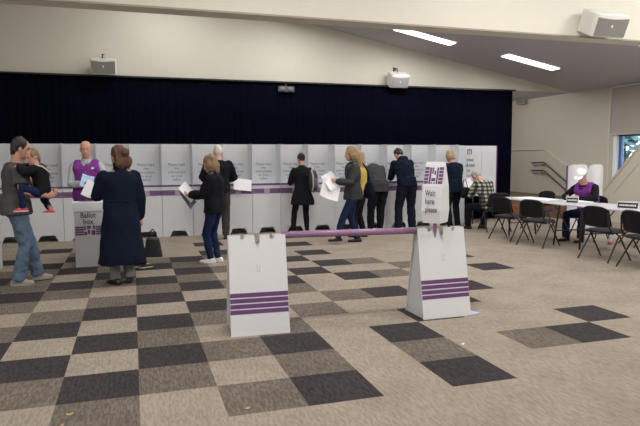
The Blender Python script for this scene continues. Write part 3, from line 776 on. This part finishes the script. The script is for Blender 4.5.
    if hair:
        bm = bmesh.new(); kind = hair['kind']
        if kind != 'bald':
            th = hair.get('th', .014)
            add_ell(bm, hp(0, -.020, .032), (.076+th*.7)*hs, (.086+th*.7)*hs, (.090+th*.8)*hs, HR)
            lo = hair.get('low', -.06)
            add_ell(bm, hp(0, -.048, (lo+.04)/2), (.066+th*.6)*hs, (.052+th*.6)*hs, (.055-lo*.5)*hs, HR)
            if kind in ('bob', 'long'): add_ell(bm, hp(0, -.030, -.03), (.082+th)*hs, (.068+th)*hs, .115*hs, HR)
            if kind == 'long': add_ell(bm, hp(0, -.065, -.15), .088*hs, .055*hs, .12*hs, HR)
            for k in hair.get('blobs', []): add_ell(bm, hp(*k[:3]), k[3]*hs, k[4]*hs, k[5]*hs, HR)
            P('hair', bm, hair['m'], .009, 2, .016, 24, (1, 1, .35))
        else:
            for s in (-1, 1): add_tube(bm, [hp(s*.074, .01, .0), hp(s*.072, -.045, -.012), hp(s*.035, -.092, -.02)], [.010, .016, .016], n=8)
            P('hair', bm, hair['m'], .008, 1)
    if trousers:
        o_ = trousers.get('off', .012); bm = bmesh.new()
        add_loft(bm, trings(o_+.002, torso[:4]), 18)
        for q in (0, 1):
            a, b, c = legs[q]; e = c+V((0, 0, -.02))
            k = trousers.get('k', 1.0)
            add_tube(bm, [a+V((0, 0, .02)), a.lerp(b, .3), b, b.lerp(c, .4), e], [(.092+o_)*k, (.082+o_)*k, (.060+o_)*k, (.058+o_)*k, trousers.get('cuff', .064)], n=16, round_ends=False)
        P('trousers', bm, trousers['m'], .010, 3, trousers.get('wr', .012), 12, (1, 1, .8))
    if shoes:
        for q in (0, 1):
            bm = bmesh.new(); an, fd = foots[q]; sd = V((fd.y, -fd.x, 0)); z0 = an.z-.085; rg = []
            for u, w_, hh in ((-.085, .020, .045), (-.07, .034, .06), (-.02, .038, .085), (.04, .040, .065), (.10, .046, .05), (.15, .042, .042), (.175, .022, .032)):
                c_ = an + fd*u; c_.z = z0 + hh/2 + .004; rg.append((c_, sd*w_, V((0, 0, hh/2+.002))))
            add_loft(bm, rg, 14, e=3); sh_ = P('shoe', bm, shoes['m'], .008, 2)
            bm = bmesh.new(); c_ = an+fd*.045
            add_loft(bm, [(V((c_.x, c_.y, z0+.001)), fd*.132, sd*.047), (V((c_.x, c_.y, z0+.020)), fd*.135, sd*.049)], 18, e=2.6)
            for v in bm.verts: v.co = v.co*S
            obj('sole', bm, shoes.get('sole', BLACKP), sh_)
    if top:
        o_ = top.get('off', .02); bm = bmesh.new()
        start = top.get('start', 1)
        add_loft(bm, trings(o_, torso[start:9]) + [(nb-up(angs[3])*.005, X*(.068+o_*.6), ffw(angs[3])*(.066+o_*.6))], 20)
        if top.get('skirt'):
            sk = [(Pv+V((0, 0, .16)), X*(.15+o_), V((0, .11+o_, 0)))] + [(V((Pv.x+dx, Pv.y+dy, z)), X*hw, V((0, hd, 0))) for z, hw, hd, dx, dy in top['skirt']]
            add_loft(bm, sk, 22)
        if top.get('sleeves', True):
            for q in (0, 1):
                a, b, c = arms[q]; e = c.lerp(b, top.get('cuff_t', .06)); k = top.get('arm', 1.0)
                if top.get('short'): 
                    add_tube(bm, [a+V((0, 0, .0)), a.lerp(b, .4), a.lerp(b, .72)], [(.058+o_), (.054+o_), (.054+o_)], n=14, round_ends=False)
                else: add_tube(bm, [a, a.lerp(b, .4), b, b.lerp(c, .4), e], [(.050+o_*.8)*k, (.049+o_*.9)*k, (.044+o_*.85)*k, (.040+o_*.85)*k, (.032+o_*.8)*k], n=14, round_ends=True)
        if top.get('collar'):
            add_tube(bm, [nb-up(angs[3])*.015, nb+up(angs[3])*top['collar']], [.082, .074], n=16, round_ends=False)
        if top.get('hood'):
            add_ell(bm, nb - ffw(angs[3])*.075 - up(angs[3])*.02, .11, .055, .075)
        for k in top.get('blobs', []): add_ell(bm, k[:3], *k[3:6])
        P(top.get('name', 'jacket'), bm, top['m'], .011, 3, top.get('wr', .014), top.get('ws', 10), (1, 1, .6))
    ctx = dict(P=P, nb=nb, hc=hc, HR=HR, hp=hp, sp=sp, Pv=Pv, up=up, ffw=ffw, angs=angs, trings=trings, torso=torso, shl=shl, arms=arms, legs=legs, S=S, body=body, X=X)
    return ctx
def cloth(name, c, var=.12, rough=.85): return mat(name, c, .95, bump=.35, bscale=160, var=var, spec=.12)
def world(c, p):   # local point (unscaled) of a person to world
    return c['body'].matrix_basis @ (V(p)*c['S'])

BLACKC = cloth('black_cloth', (.010, .010, .013)); NAVYC = cloth('navy_cloth', (.006, .010, .023)); GREYC = cloth('grey_wool', (.042, .045, .048))
JEANS = cloth('blue_denim', (.11, .16, .235), .25); DKJEANS = cloth('dark_denim', (.012, .020, .06)); BLACKT = cloth('black_trouser', (.010, .010, .014))
CHAR = cloth('charcoal_tee', (.085, .082, .088)); PVEST = cloth('purple_vest', (.20, .04, .26), .15); SHIRT = cloth('pale_shirt', (.42, .46, .46), .08)
BROWNH = mat('brown_hair', (.085, .036, .02), .6, bump=.5, bscale=120, var=.4, stretch=(1, 1, .2)); DKH = mat('dark_hair', (.014, .011, .010), .6, var=.4)
BLOND = mat('blond_hair', (.34, .23, .11), .6, var=.35, bump=.5, bscale=120, stretch=(1, 1, .2)); GREYH = mat('grey_hair', (.33, .31, .30), .6, var=.3); WHITEH = mat('white_hair', (.62, .60, .56), .6, var=.2)
LBROWN = mat('light_brown_hair', (.21, .13, .07), .6, var=.4, bump=.5, bscale=120, stretch=(1, 1, .2))
BSHOE = mat('black_shoe', (.012, .012, .012), .4); WSHOE = mat('white_trainer', (.72, .72, .72), .5, var=.1); GSHOE = mat('grey_trainer', (.30, .28, .26), .7, var=.4, vscale=30)

# --- man carrying a toddler (walks/faces right: local +Y -> world +X)
DN = (V((-.35, -.5, -1)), V((.35, -.5, -1)))
man = build_person('man in a charcoal T-shirt and jeans carrying a toddler at the left edge', (-1.36, 4.06, 0), math.radians(-72), 1.79,
    lean=.05, head_pitch=.25, head_yaw=-.1, feet=((-.08, .22, 0, .1), (.08, -.03, 0, -.25)), girth=1.06, curl=.9,
    hands=((.02, .42, 1.10), (.33, .27, 1.07)), poles=(V((-.6, -.4, -1)), V((.5, -.9, -1))), hdir=(V((1, .2, 0)), V((-.35, 1, .15))), hnorm=(V((0, -1, .01)), V((-1, 0, .01))),
    top=dict(m=CHAR, name='t_shirt', off=.026, short=True, start=0, wr=.016, skirt=[(1.0, .215, .168, 0, 0), (.84, .222, .178, 0, 0)]), trousers=dict(m=JEANS, off=.016, wr=.018, cuff=.074), shoes=dict(m=GSHOE, sole=mat('grey_sole', (.35, .34, .32))),
    hair=dict(kind='short', m=DKH, th=.018, low=-.07), seed=1)
# --- toddler
kid = build_person('toddler in dark top and red shoes in the arms of the man at left', (-1.03, 3.89, .78), math.radians(82), 1.06,
    lean=.25, head_pitch=.10, head_yaw=.9, pelvis=(0, 0, .60), head_scale=1.30, face=True, girth=1.12, sh=1.05, curl=.7,
    feet=((-.26, .30, .22, .2), (.12, -.10, .14, -.4)), knee_pole=(V((-.6, 1, .4)), V((.6, .3, .1))), hands=((-.22, .34, 1.10), (.20, .34, 1.10)), poles=(V((-1, 0, -.5)), V((1, 0, -.5))),
    top=dict(m=BLACKC, name='jumper', off=.035, wr=.01, arm=1.15), trousers=dict(m=DKJEANS, off=.012, cuff=.05), shoes=dict(m=mat('red_shoe', (.55, .05, .10), .5), sole=WHITEP),
    hair=dict(kind='short', m=LBROWN, th=.018, low=-.10), seed=2)
bm = bmesh.new(); sp_, f_, u_ = kid['sp'], kid['ffw'](.25), kid['up'](.25)
add_tube(bm, [sp_[3]+V((-.20, -.03, .03)), sp_[3]+V((-.13, -.12, .01)), sp_[2]+V((0, -.175, .06)), sp_[2]+V((.14, -.15, .0)), sp_[2]+V((.21, -.06, -.06))], .024, n=10); kid['P']('strap_trim', bm, mat('cream_trim_cloth', (.55, .48, .34), .8), .010, 1)

# --- bald official behind the ballot box (faces the viewer)
off = build_person('bald official in a purple vest over a pale shirt behind the ballot box', (-.66, 5.80, 0), math.radians(178), 1.80, head_pitch=.12,
    hands=((-.12, .24, 1.10), (.02, .27, 1.12)), poles=(V((-1, -.4, -.6)), V((1, -.4, -.6))), hdir=(V((.6, .5, 0)), V((-.4, .8, 0))), hnorm=(V((0, -.3, -1)), V((0, -.3, 1))), skin=SKINR, girth=1.05,
    top=dict(m=SHIRT, name='shirt', off=.016, collar=.03), trousers=dict(m=BLACKT), shoes=dict(m=BSHOE), hair=dict(kind='bald', m=GREYH), seed=3)
def vest(c, m, o_=.042, under=SHIRT):
    bm = bmesh.new(); T = c['torso']
    add_loft(bm, c['trings'](o_, T[1:8]) + c['trings'](o_*.75, T[8:9]), 20)
    sp = c['sp']; 
    for s in (-1, 1):
        a = c['shl'][0 if s < 0 else 1]; up3 = c['up'](c['angs'][2]); f3 = c['ffw'](c['angs'][2])
        p = c['sp'][3] + V((s*.118, 0, 0))
        add_tube(bm, [p - up3*.06 + f3*.110, p + up3*.022 + f3*.055, p+up3*.036-f3*.01, p - up3*.05 - f3*.10], .056, n=12, flat=.62)
    c['P']('vest', bm, m, .010, 3, .010, 10)
    # open V neck showing the shirt, badge
    bm = bmesh.new(); f = c['ffw'](c['angs'][2]); u = c['up'](c['angs'][2])
    cen = c['sp'][2] + u*.10 + f*(.115+o_+.004)
    vs = [bm.verts.new((cen + d)*c['S']) for d in (V((-.045, 0, 0))+u*.075-f*.035, u*-.06+f*.010, V((.045, 0, 0))+u*.075-f*.035)]
    o2 = [bm.verts.new(v.co + f*.004) for v in vs]
    bm.faces.new(vs); bm.faces.new(o2[::-1])
    for i in range(3): bm.faces.new((vs[i], vs[(i+1) % 3], o2[(i+1) % 3], o2[i]))
    obj('shirt_front', bm, under, c['body'])
vest(off, PVEST)
bm = bmesh.new(); add_box(bm, -.115, -.075, .155, .158, 1.335, 1.365); [setattr(v, 'co', v.co*off['S']) for v in bm.verts]; obj('vest_badge', bm, CARDB, off['body'])

# --- woman in the long navy coat, back to the viewer
coat = build_person('woman in a long belted navy coat seen from behind at the ballot box', (-.15, 3.68, 0), math.radians(14), 1.67, head_pitch=.10, head_yaw=.3, head_scale=1.08,
    feet=((-.09, 0, 0, .35), (.09, .04, 0, -.35)), hands=((-.20, .36, 1.14), (.25, .06, .86)), poles=(V((-.45, -.4, -1)), V((.3, -1, -.2))), hdir=(V((-.1, 1, .15)), None), hnorm=(V((1, 0, 0)), V((-1, 0, 0))), girth=1.14, sh=1.06,
    top=dict(m=NAVYC, name='long_coat', off=.038, arm=1.05, start=2, collar=.095, wr=.015, ws=7, skirt=[(1.02, .200, .165, 0, 0), (.90, .225, .19, 0, 0), (.70, .252, .215, 0, 0), (.48, .275, .235, 0, 0), (.27, .300, .25, 0, 0)]),
    trousers=dict(m=cloth('grey_trousers', (.20, .20, .22)), off=.012, cuff=.068, k=.95), shoes=dict(m=BSHOE, boot=0),
    hair=dict(kind='up', m=BROWNH, th=.024, low=-.14, blobs=[(.02, -.115, .03, .05, .05, .055), (.06, -.10, -.07, .055, .05, .075), (0, -.06, -.08, .08, .06, .08)]), face=True, seed=4)
bm = bmesh.new(); add_loft(bm, [(V((0, 0, z)), V((.200, 0, 0)), V((0, .162, 0))) for z in (1.045, 1.09)], 28); coat['P']('belt', bm, NAVYC, .012, 1)
bm = bmesh.new(); add_tube(bm, [coat['hp'](.01, -.135, .055), coat['hp'](.05, -.13, .02)], .011, n=8); [setattr(v, 'co', v.co*coat['S']) for v in bm.verts]; obj('hair_clip', bm, BLACKP, coat['body'], smooth=True)

# --- person mostly hidden behind her
hid = build_person('person in dark clothes mostly hidden behind the woman in the navy coat', (-.10, 4.60, 0), math.radians(-62), 1.40, head_pitch=.1,
    feet=((-.06, .22, 0, .1), (.12, .24, 0, 0)), hands=((-.20, .15, .85), (.12, .20, .80)), top=dict(m=BLACKC, off=.02), trousers=dict(m=BLACKT), shoes=dict(m=BSHOE, sole=WHITEP), hair=dict(kind='short', m=DKH, th=.015), seed=5)

# --- woman in black jacket, holding papers (faces left)
wj = build_person('woman with light brown bob in a black jacket and jeans, facing left with papers', (1.13, 4.83, 0), math.radians(62), 1.56, head_pitch=.32,
    feet=((-.08, .06, 0, .1), (.08, -.02, 0, -.1)), hands=((-.10, .36, 1.12), (.08, .36, 1.10)), poles=DN, hdir=(V((.3, 1, .1)), V((-.3, 1, .1))), hnorm=(V((0, 0, 1)), V((0, 0, 1))), curl=.8, girth=1.12,
    top=dict(m=BLACKC, off=.034, arm=1.1, collar=.05, skirt=[(.98, .195, .165, 0, 0), (.82, .205, .17, 0, 0)]), trousers=dict(m=DKJEANS, off=.008, cuff=.050), shoes=dict(m=WSHOE, sole=WHITEP),
    head_scale=1.08, hair=dict(kind='bob', m=LBROWN, th=.034, low=-.135, blobs=[(-.06, -.01, -.05, .035, .05, .08), (.06, -.01, -.05, .035, .05, .08)]), seed=6)
bm = bmesh.new(); n_ = wj['nb']; add_tube(bm, [n_+V((-.09, .02, .0)), n_+V((0, -.085, .02)), n_+V((.09, .02, .0)), n_+V((.0, .085, -.02)), n_+V((-.09, .02, 0))], .030, n=10); wj['P']('fur_collar', bm, mat('grey_fur', (.07, .075, .08), .95, bump=.8, bscale=150), .010, 1, .012, 30)

# --- white haired man behind her
om = build_person('white-haired man in a black jacket standing at a booth with his back turned', (1.55, 7.36, 0), math.radians(-6), 1.80, lean=.14, head_pitch=.30,
    hands=((-.18, .36, 1.06), (.18, .36, 1.06)), poles=(V((-.9, -.4, -.8)), V((.9, -.4, -.8))), girth=1.12, sh=1.05,
    top=dict(m=BLACKC, off=.028, arm=1.1, skirt=[(.98, .20, .16, 0, 0), (.86, .205, .165, 0, 0)]), trousers=dict(m=mat('dark_brown_trouser', (.028, .022, .022), .8), off=.016, k=1.05), shoes=dict(m=BSHOE), hair=dict(kind='short', m=WHITEH, th=.010, low=-.05), skin=SKINR, seed=7)

# --- woman in black coat with backpack
bp = build_person('woman in a black coat and leggings at a booth, backpack on her right shoulder', (3.24, 7.56, 0), math.radians(4), 1.63, lean=.05, head_pitch=.15,
    feet=((-.21, .02, 0, .5), (.10, -.02, 0, -.1)), hands=((-.14, .33, 1.10), (.20, .30, 1.08)), poles=(V((-.6, -.5, -1)), V((.5, -.5, -1))), girth=.98,
    top=dict(m=BLACKC, off=.026, collar=.03, skirt=[(.98, .175, .15, 0, 0), (.85, .225, .17, 0, 0), (.64, .275, .19, 0, 0)]), trousers=dict(m=BLACKC, off=.010, k=.92, cuff=.045, wr=.003), shoes=dict(m=mat('tan_shoe', (.28, .20, .16), .5)),
    hair=dict(kind='up', m=mat('dark_brown_hair', (.03, .016, .012), .5, var=.3), th=.010, low=-.03, blobs=[(0, -.115, .055, .034, .034, .036)]), seed=8)
t = thing('backpack', 'grey and black striped backpack on the shoulder of the woman in the black coat', 'backpack', world(bp, (.17, -.235, 1.16)), math.radians(12))
bm = bmesh.new(); add_loft(bm, [((0, 0, z), (w_, 0, 0), (0, d_, 0)) for z, w_, d_ in ((-.20, .07, .04), (-.18, .10, .06), (0, .105, .07), (.15, .095, .055), (.20, .06, .03))], 18, e=3); obj('bag_body', bm, mat('bag_black', (.02, .02, .022), .6, bump=.3), t, smooth=True)
for sx in (-.055, .055): obj('strap', tube([(sx, -.02, .20), (sx, -.085, .10), (sx, -.092, -.10), (sx, -.06, -.19)], .016, n=8, flat=.5), mat('strap_grey', (.34, .34, .36), .7), t, smooth=True)
obj('pocket', tube([(0, -.07, -.09), (0, -.072, .02)], [.045, .04], n=10), mat('pocket_grey', (.10, .10, .11), .7), t, smooth=True)
obj('handle', tube([(-.03, .0, .20), (-.04, .03, .30), (.03, .03, .30), (.03, 0, .20)], .008, n=8), mat('strap_grey', (.34, .34, .36)), t, smooth=True)

# --- walking woman with papers
wk = build_person('walking woman with blond hair in a grey jacket and jeans carrying white sheets', (3.77, 6.08, 0), math.radians(84), 1.72, lean=.03, head_pitch=.08,
    feet=((-.10, .34, 0, .05), (.08, -.10, 0, -.1)), hands=((-.17, .34, 1.14), (.14, .26, 1.12)), poles=DN, hnorm=(V((1, 0, 0)), V((-1, 0, 0))), curl=.9,
    top=dict(m=GREYC, off=.028, arm=1.05, skirt=[(.98, .185, .165, 0, 0), (.86, .195, .18, 0, 0), (.80, .20, .185, 0, 0)]), trousers=dict(m=DKJEANS, off=.010, cuff=.058, wr=.008), shoes=dict(m=BSHOE),
    hair=dict(kind='bob', m=mat('ash_blond', (.26, .17, .085), .6, var=.35), th=.030, low=-.09), seed=9)
bm = bmesh.new(); n_ = wk['nb']; add_tube(bm, [n_+V((-.07, .02, .015)), n_+V((0, -.06, .02)), n_+V((.07, .02, .015)), n_+V((.0, .08, -.02)), n_+V((-.07, .02, .015))], .028, n=10); wk['P']('scarf', bm, cloth('teal_scarf', (.03, .07, .065)), .010, 1, .008, 20)
# --- second woman just behind her in yellow
wy = build_person('woman with long blond hair in a yellow top half hidden behind the walking woman', (4.17, 6.75, 0), math.radians(50), 1.64, head_pitch=.1,
    feet=((-.08, .05, 0, .1), (.08, -.05, 0, -.1)), hands=((-.16, .20, .92), (.20, .05, .84)), top=dict(m=cloth('yellow_top', (.52, .36, .10)), off=.022), trousers=dict(m=BLACKT, off=.008), shoes=dict(m=BSHOE),
    hair=dict(kind='long', m=BLOND, th=.022, low=-.20), seed=10)
t = thing('shoulder_bag', 'navy shoulder bag hanging behind the walking woman in grey', 'bag', world(wk, (-.02, -.30, .98)), math.radians(100))
bm = bmesh.new(); add_loft(bm, [((0, 0, z), (w_, 0, 0), (0, d_, 0)) for z, w_, d_ in ((-.17, .10, .035), (-.15, .14, .06), (-.04, .145, .07), (.08, .11, .045), (.15, .05, .02))], 18, e=2.6); obj('bag_body', bm, NAVYC, t, smooth=True)
obj('strap', tube([(-.04, 0, .12), (-.02, .06, .34), (.0, .14, .47), (.03, .02, .34), (.04, 0, .12)], .012, n=8), NAVYC, t, smooth=True)

# --- stooping man in grey
st = build_person('stooping grey-haired man in a dark grey jacket writing at a booth', (4.78, 7.42, 0), math.radians(4), 1.76, lean=1.02, head_pitch=.65,
    hands=((-.12, .54, 1.02), (.12, .54, 1.02)), poles=(V((-.5, -.2, -.8)), V((.5, -.2, -.8))), girth=1.12, sh=1.0, pelvis=(0, -.12, None), feet=((-.11, .02, 0, .2), (.10, .0, 0, -.2)),
    top=dict(m=GREYC, off=.038, arm=1.2, start=0, collar=.02, wr=.018, skirt=[(1.0, .215, .175, 0, 0), (.84, .235, .185, 0, 0)]), trousers=dict(m=BLACKT, off=.020, k=1.08), shoes=dict(m=BSHOE), hair=dict(kind='short', m=GREYH, th=.012), seed=11)
# --- man in navy hoodie
nv = build_person('tall dark-haired man in a navy hooded jacket writing at a booth', (5.45, 7.38, 0), math.radians(-6), 1.82, lean=.42, head_pitch=.45, head_yaw=.2, side=-.12,
    hands=((-.19, .46, 1.04), (.08, .46, 1.04)), poles=(V((-.4, -.4, -1)), V((.4, -.4, -1))), girth=1.04, sh=.93, pelvis=(0, -.03, None), feet=((-.16, .0, 0, .35), (.13, .0, 0, -.35)),
    top=dict(m=NAVYC, off=.032, arm=1.0, hood=1, wr=.018, skirt=[(1.0, .20, .165, 0, 0), (.90, .205, .17, 0, 0)]), trousers=dict(m=cloth('dark_navy_trouser', (.010, .012, .022)), off=.020, k=1.06, cuff=.080), shoes=dict(m=BSHOE), hair=dict(kind='short', m=DKH, th=.014, low=-.05), seed=12)
# --- blond person behind the sign
bl = build_person('blond person in a navy coat behind the Wait here please sign', (6.62, 7.44, 0), math.radians(10), 1.71, lean=.22, head_pitch=.35,
    hands=((-.20, .40, 1.04), (.18, .38, 1.04)), poles=(V((-.6, -.4, -.9)), V((.6, -.4, -.9))), girth=1.05,
    top=dict(m=NAVYC, off=.030, arm=1.1, skirt=[(.98, .19, .16, 0, 0), (.80, .205, .17, 0, 0)]), trousers=dict(m=BLACKT), shoes=dict(m=BSHOE), hair=dict(kind='bob', m=BLOND, th=.018, low=-.07), seed=13)
t = thing('handbag', 'dark handbag hanging on the arm of the blond person behind the sign', 'bag', (6.72, 7.16, .80), .3)
bm = bmesh.new(); add_loft(bm, [((0, 0, z), (w_, 0, 0), (0, d_, 0)) for z, w_, d_ in ((-.13, .09, .03), (-.11, .13, .05), (.02, .13, .05), (.10, .08, .02))], 16, e=3); obj('bag_body', bm, BLACKC, t, smooth=True)
obj('strap', tube([(-.07, 0, .08), (-.03, .03, .26), (.03, .03, .26), (.07, 0, .08)], .008, n=8), BLACKP, t, smooth=True)

# --- seated man in plaid
pl_m = bpy.data.materials.new('plaid'); pl_m.use_nodes = True; tt = pl_m.node_tree; b = tt.nodes['Principled BSDF']; b.inputs['Roughness'].default_value = .85
tc = tt.nodes.new('ShaderNodeTexCoord'); sx_ = tt.nodes.new('ShaderNodeSeparateXYZ'); tt.links.new(tc.outputs['Object'], sx_.inputs[0])
outs = []
for ax, fr in (('X', 72), ('Z', 80)):
    m1 = tt.nodes.new('ShaderNodeMath'); m1.operation = 'MULTIPLY'; m1.inputs[1].default_value = fr; tt.links.new(sx_.outputs[ax], m1.inputs[0])
    m2 = tt.nodes.new('ShaderNodeMath'); m2.operation = 'SINE'; tt.links.new(m1.outputs[0], m2.inputs[0])
    m3 = tt.nodes.new('ShaderNodeMath'); m3.operation = 'GREATER_THAN'; m3.inputs[1].default_value = .1; tt.links.new(m2.outputs[0], m3.inputs[0]); outs.append(m3)
ad = tt.nodes.new('ShaderNodeMath'); ad.operation = 'ADD'; tt.links.new(outs[0].outputs[0], ad.inputs[0]); tt.links.new(outs[1].outputs[0], ad.inputs[1])
rp = tt.nodes.new('ShaderNodeValToRGB'); rp.color_ramp.interpolation = 'CONSTANT'
rp.color_ramp.elements[0].color = (.012, .014, .012, 1); e = rp.color_ramp.elements[1]; e.position = .4; e.color = (.09, .095, .08, 1); e = rp.color_ramp.elements.new(.8); e.color = (.42, .42, .36, 1)
dv = tt.nodes.new('ShaderNodeMath'); dv.operation = 'MULTIPLY'; dv.inputs[1].default_value = .5; tt.links.new(ad.outputs[0], dv.inputs[0]); tt.links.new(dv.outputs[0], rp.inputs[0]); tt.links.new(rp.outputs[0], b.inputs['Base Color'])
pm = build_person('grey-haired man in a black and white plaid shirt seated and bending over his ballot', (7.10, 6.86, 0), math.radians(10), 1.76, lean=.42, head_pitch=.60, side=-.12, pelvis=(0, 0, .53),
    feet=((-.18, .42, 0, .2), (.15, .30, 0, -.1)), hands=((-.12, .44, .84), (.10, .44, .84)), poles=(V((-.5, -.3, -1)), V((.5, -.3, -1))), knee_pole=(V((-.3, .6, 1)), V((.3, .6, 1))), girth=1.12, sh=1.05,
    top=dict(m=pl_m, name='plaid_shirt', off=.026, arm=1.1, start=0, skirt=[(.56, .195, .16, 0, 0), (.45, .20, .165, 0, 0)]), trousers=dict(m=BLACKT, off=.016), shoes=dict(m=BSHOE), hair=dict(kind='short', m=GREYH, th=.014, low=-.05), seed=14)
# --- official in the white cap
cp = build_person('official in a white cap, purple vest and dark sleeves seated at the white table', (7.98, 4.98, 0), math.radians(102), 1.74, lean=.38, head_pitch=.22, head_yaw=.25, pelvis=(0, 0, .55),
    feet=((-.12, .38, 0, .1), (.14, .44, 0, -.1)), hands=((-.14, .46, .80), (.12, .48, .80)), poles=(V((-1, -.3, -.5)), V((1, -.3, -.5))), knee_pole=(V((-.2, .6, 1)), V((.2, .6, 1))), girth=1.1, sh=1.05,
    top=dict(m=BLACKC, name='dark_jumper', off=.020, start=0), trousers=dict(m=DKJEANS, off=.012), shoes=dict(m=BSHOE), hair=dict(kind='short', m=DKH, th=.008, low=-.05), seed=15)
vest(cp, PVEST, .042, BLACKC)
bm = bmesh.new(); hp, HR = cp['hp'], cp['HR']
add_loft(bm, [(hp(0, y, z), HR@V((w_, 0, 0)), HR@V((0, d_, 0))) for z, w_, d_, y in ((.035, .092, .110, -.004), (.07, .090, .106, -.006), (.10, .075, .088, -.006), (.125, .045, .05, -.006), (.132, .015, .02, -.006))], 20)
cp['P']('cap', bm, mat('white_cap', (.82, .82, .84), .7), .009, 1)
bm = bmesh.new(); add_loft(bm, [(hp(0, .10, .038), HR@V((.075, 0, 0)), HR@V((0, .085, -.012))), (hp(0, .10, .047), HR@V((.075, 0, 0)), HR@V((0, .085, -.012)))], 18)
[setattr(v, 'co', v.co*cp['S']) for v in bm.verts]; obj('cap_peak', bm, mat('white_cap', (.8, .8, .8)), cp['body'])

# ------------------------------------------------------------------ held papers and bags
def held(label, c, p, rot, wd, ln, m=PAPER, name='paper_sheet', cat='paper', curl=.02):
    q = world(c, p); return sheet(name, label, cat, q, rot, wd, ln, None, m, .003, curl)
BLUEP = mat('blue_leaflet2', (.35, .52, .78), .6, var=.5, vscale=25)
held('blue and white leaflet in the hands of the bald official', off, (-.03, .34, 1.16), (math.radians(55), .3, .1), .17, .22, BLUEP, 'leaflet', 'leaflet')
held('white sheet held upright by the woman in the long navy coat', coat, (-.28, .42, 1.20), (math.radians(60), .4, -.1), .15, .22)
held('white sheets held by the woman in the black jacket', wj, (-.02, .46, 1.15), (math.radians(62), -.5, .9), .20, .28)
t_ = held('grey folder tilted in front of the woman in the black jacket', wj, (.0, .475, 1.06), (math.radians(70), -.5, .95), .20, .30, mat('grey_folder', (.16, .19, .22), .5), 'folder', 'folder')
q = world(om, (.52, .28, 1.02)); sheet('paper_sheet', 'large white sheet lying over the booth ledge right of the white-haired man', 'paper', (2.10, 7.93, 1.0), (math.radians(72), .12, 0), .36, .24, curl=.01)
held('large loose white sheet carried low by the walking woman', wk, (-.16, .48, 1.00), (math.radians(76), .35, .1), .36, .36, curl=.05)
held('smaller white sheet above the large one in the hand of the walking woman', wk, (-.14, .46, 1.14), (math.radians(70), -.5, .1), .22, .30, curl=.04)
sheet('paper_sheet', 'white ballot paper in front of the seated man in plaid', 'paper', (7.0, 7.42, .90), (math.radians(60), -.5, .3), .24, .34)
t = thing('tote_bag', 'black tote bag hanging low at the right side of the woman in the navy coat', 'bag', (.235, 4.36, .33), math.radians(-8))
bm = bmesh.new(); add_loft(bm, [((0, 0, z), (w_, 0, 0), (0, .035, 0)) for z, w_ in ((-.13, .12), (-.12, .125), (.10, .09), (.13, .08))], 20, e=4); obj('bag_body', bm, mat('tote_black', (.014, .016, .020), .5, bump=.4, bscale=30), t, smooth=True)
obj('handle', tube([(-.05, 0, .12), (-.045, 0, .20), (0, 0, .25), (.045, 0, .20), (.05, 0, .12)], .010, n=8), BLACKP, t, smooth=True)
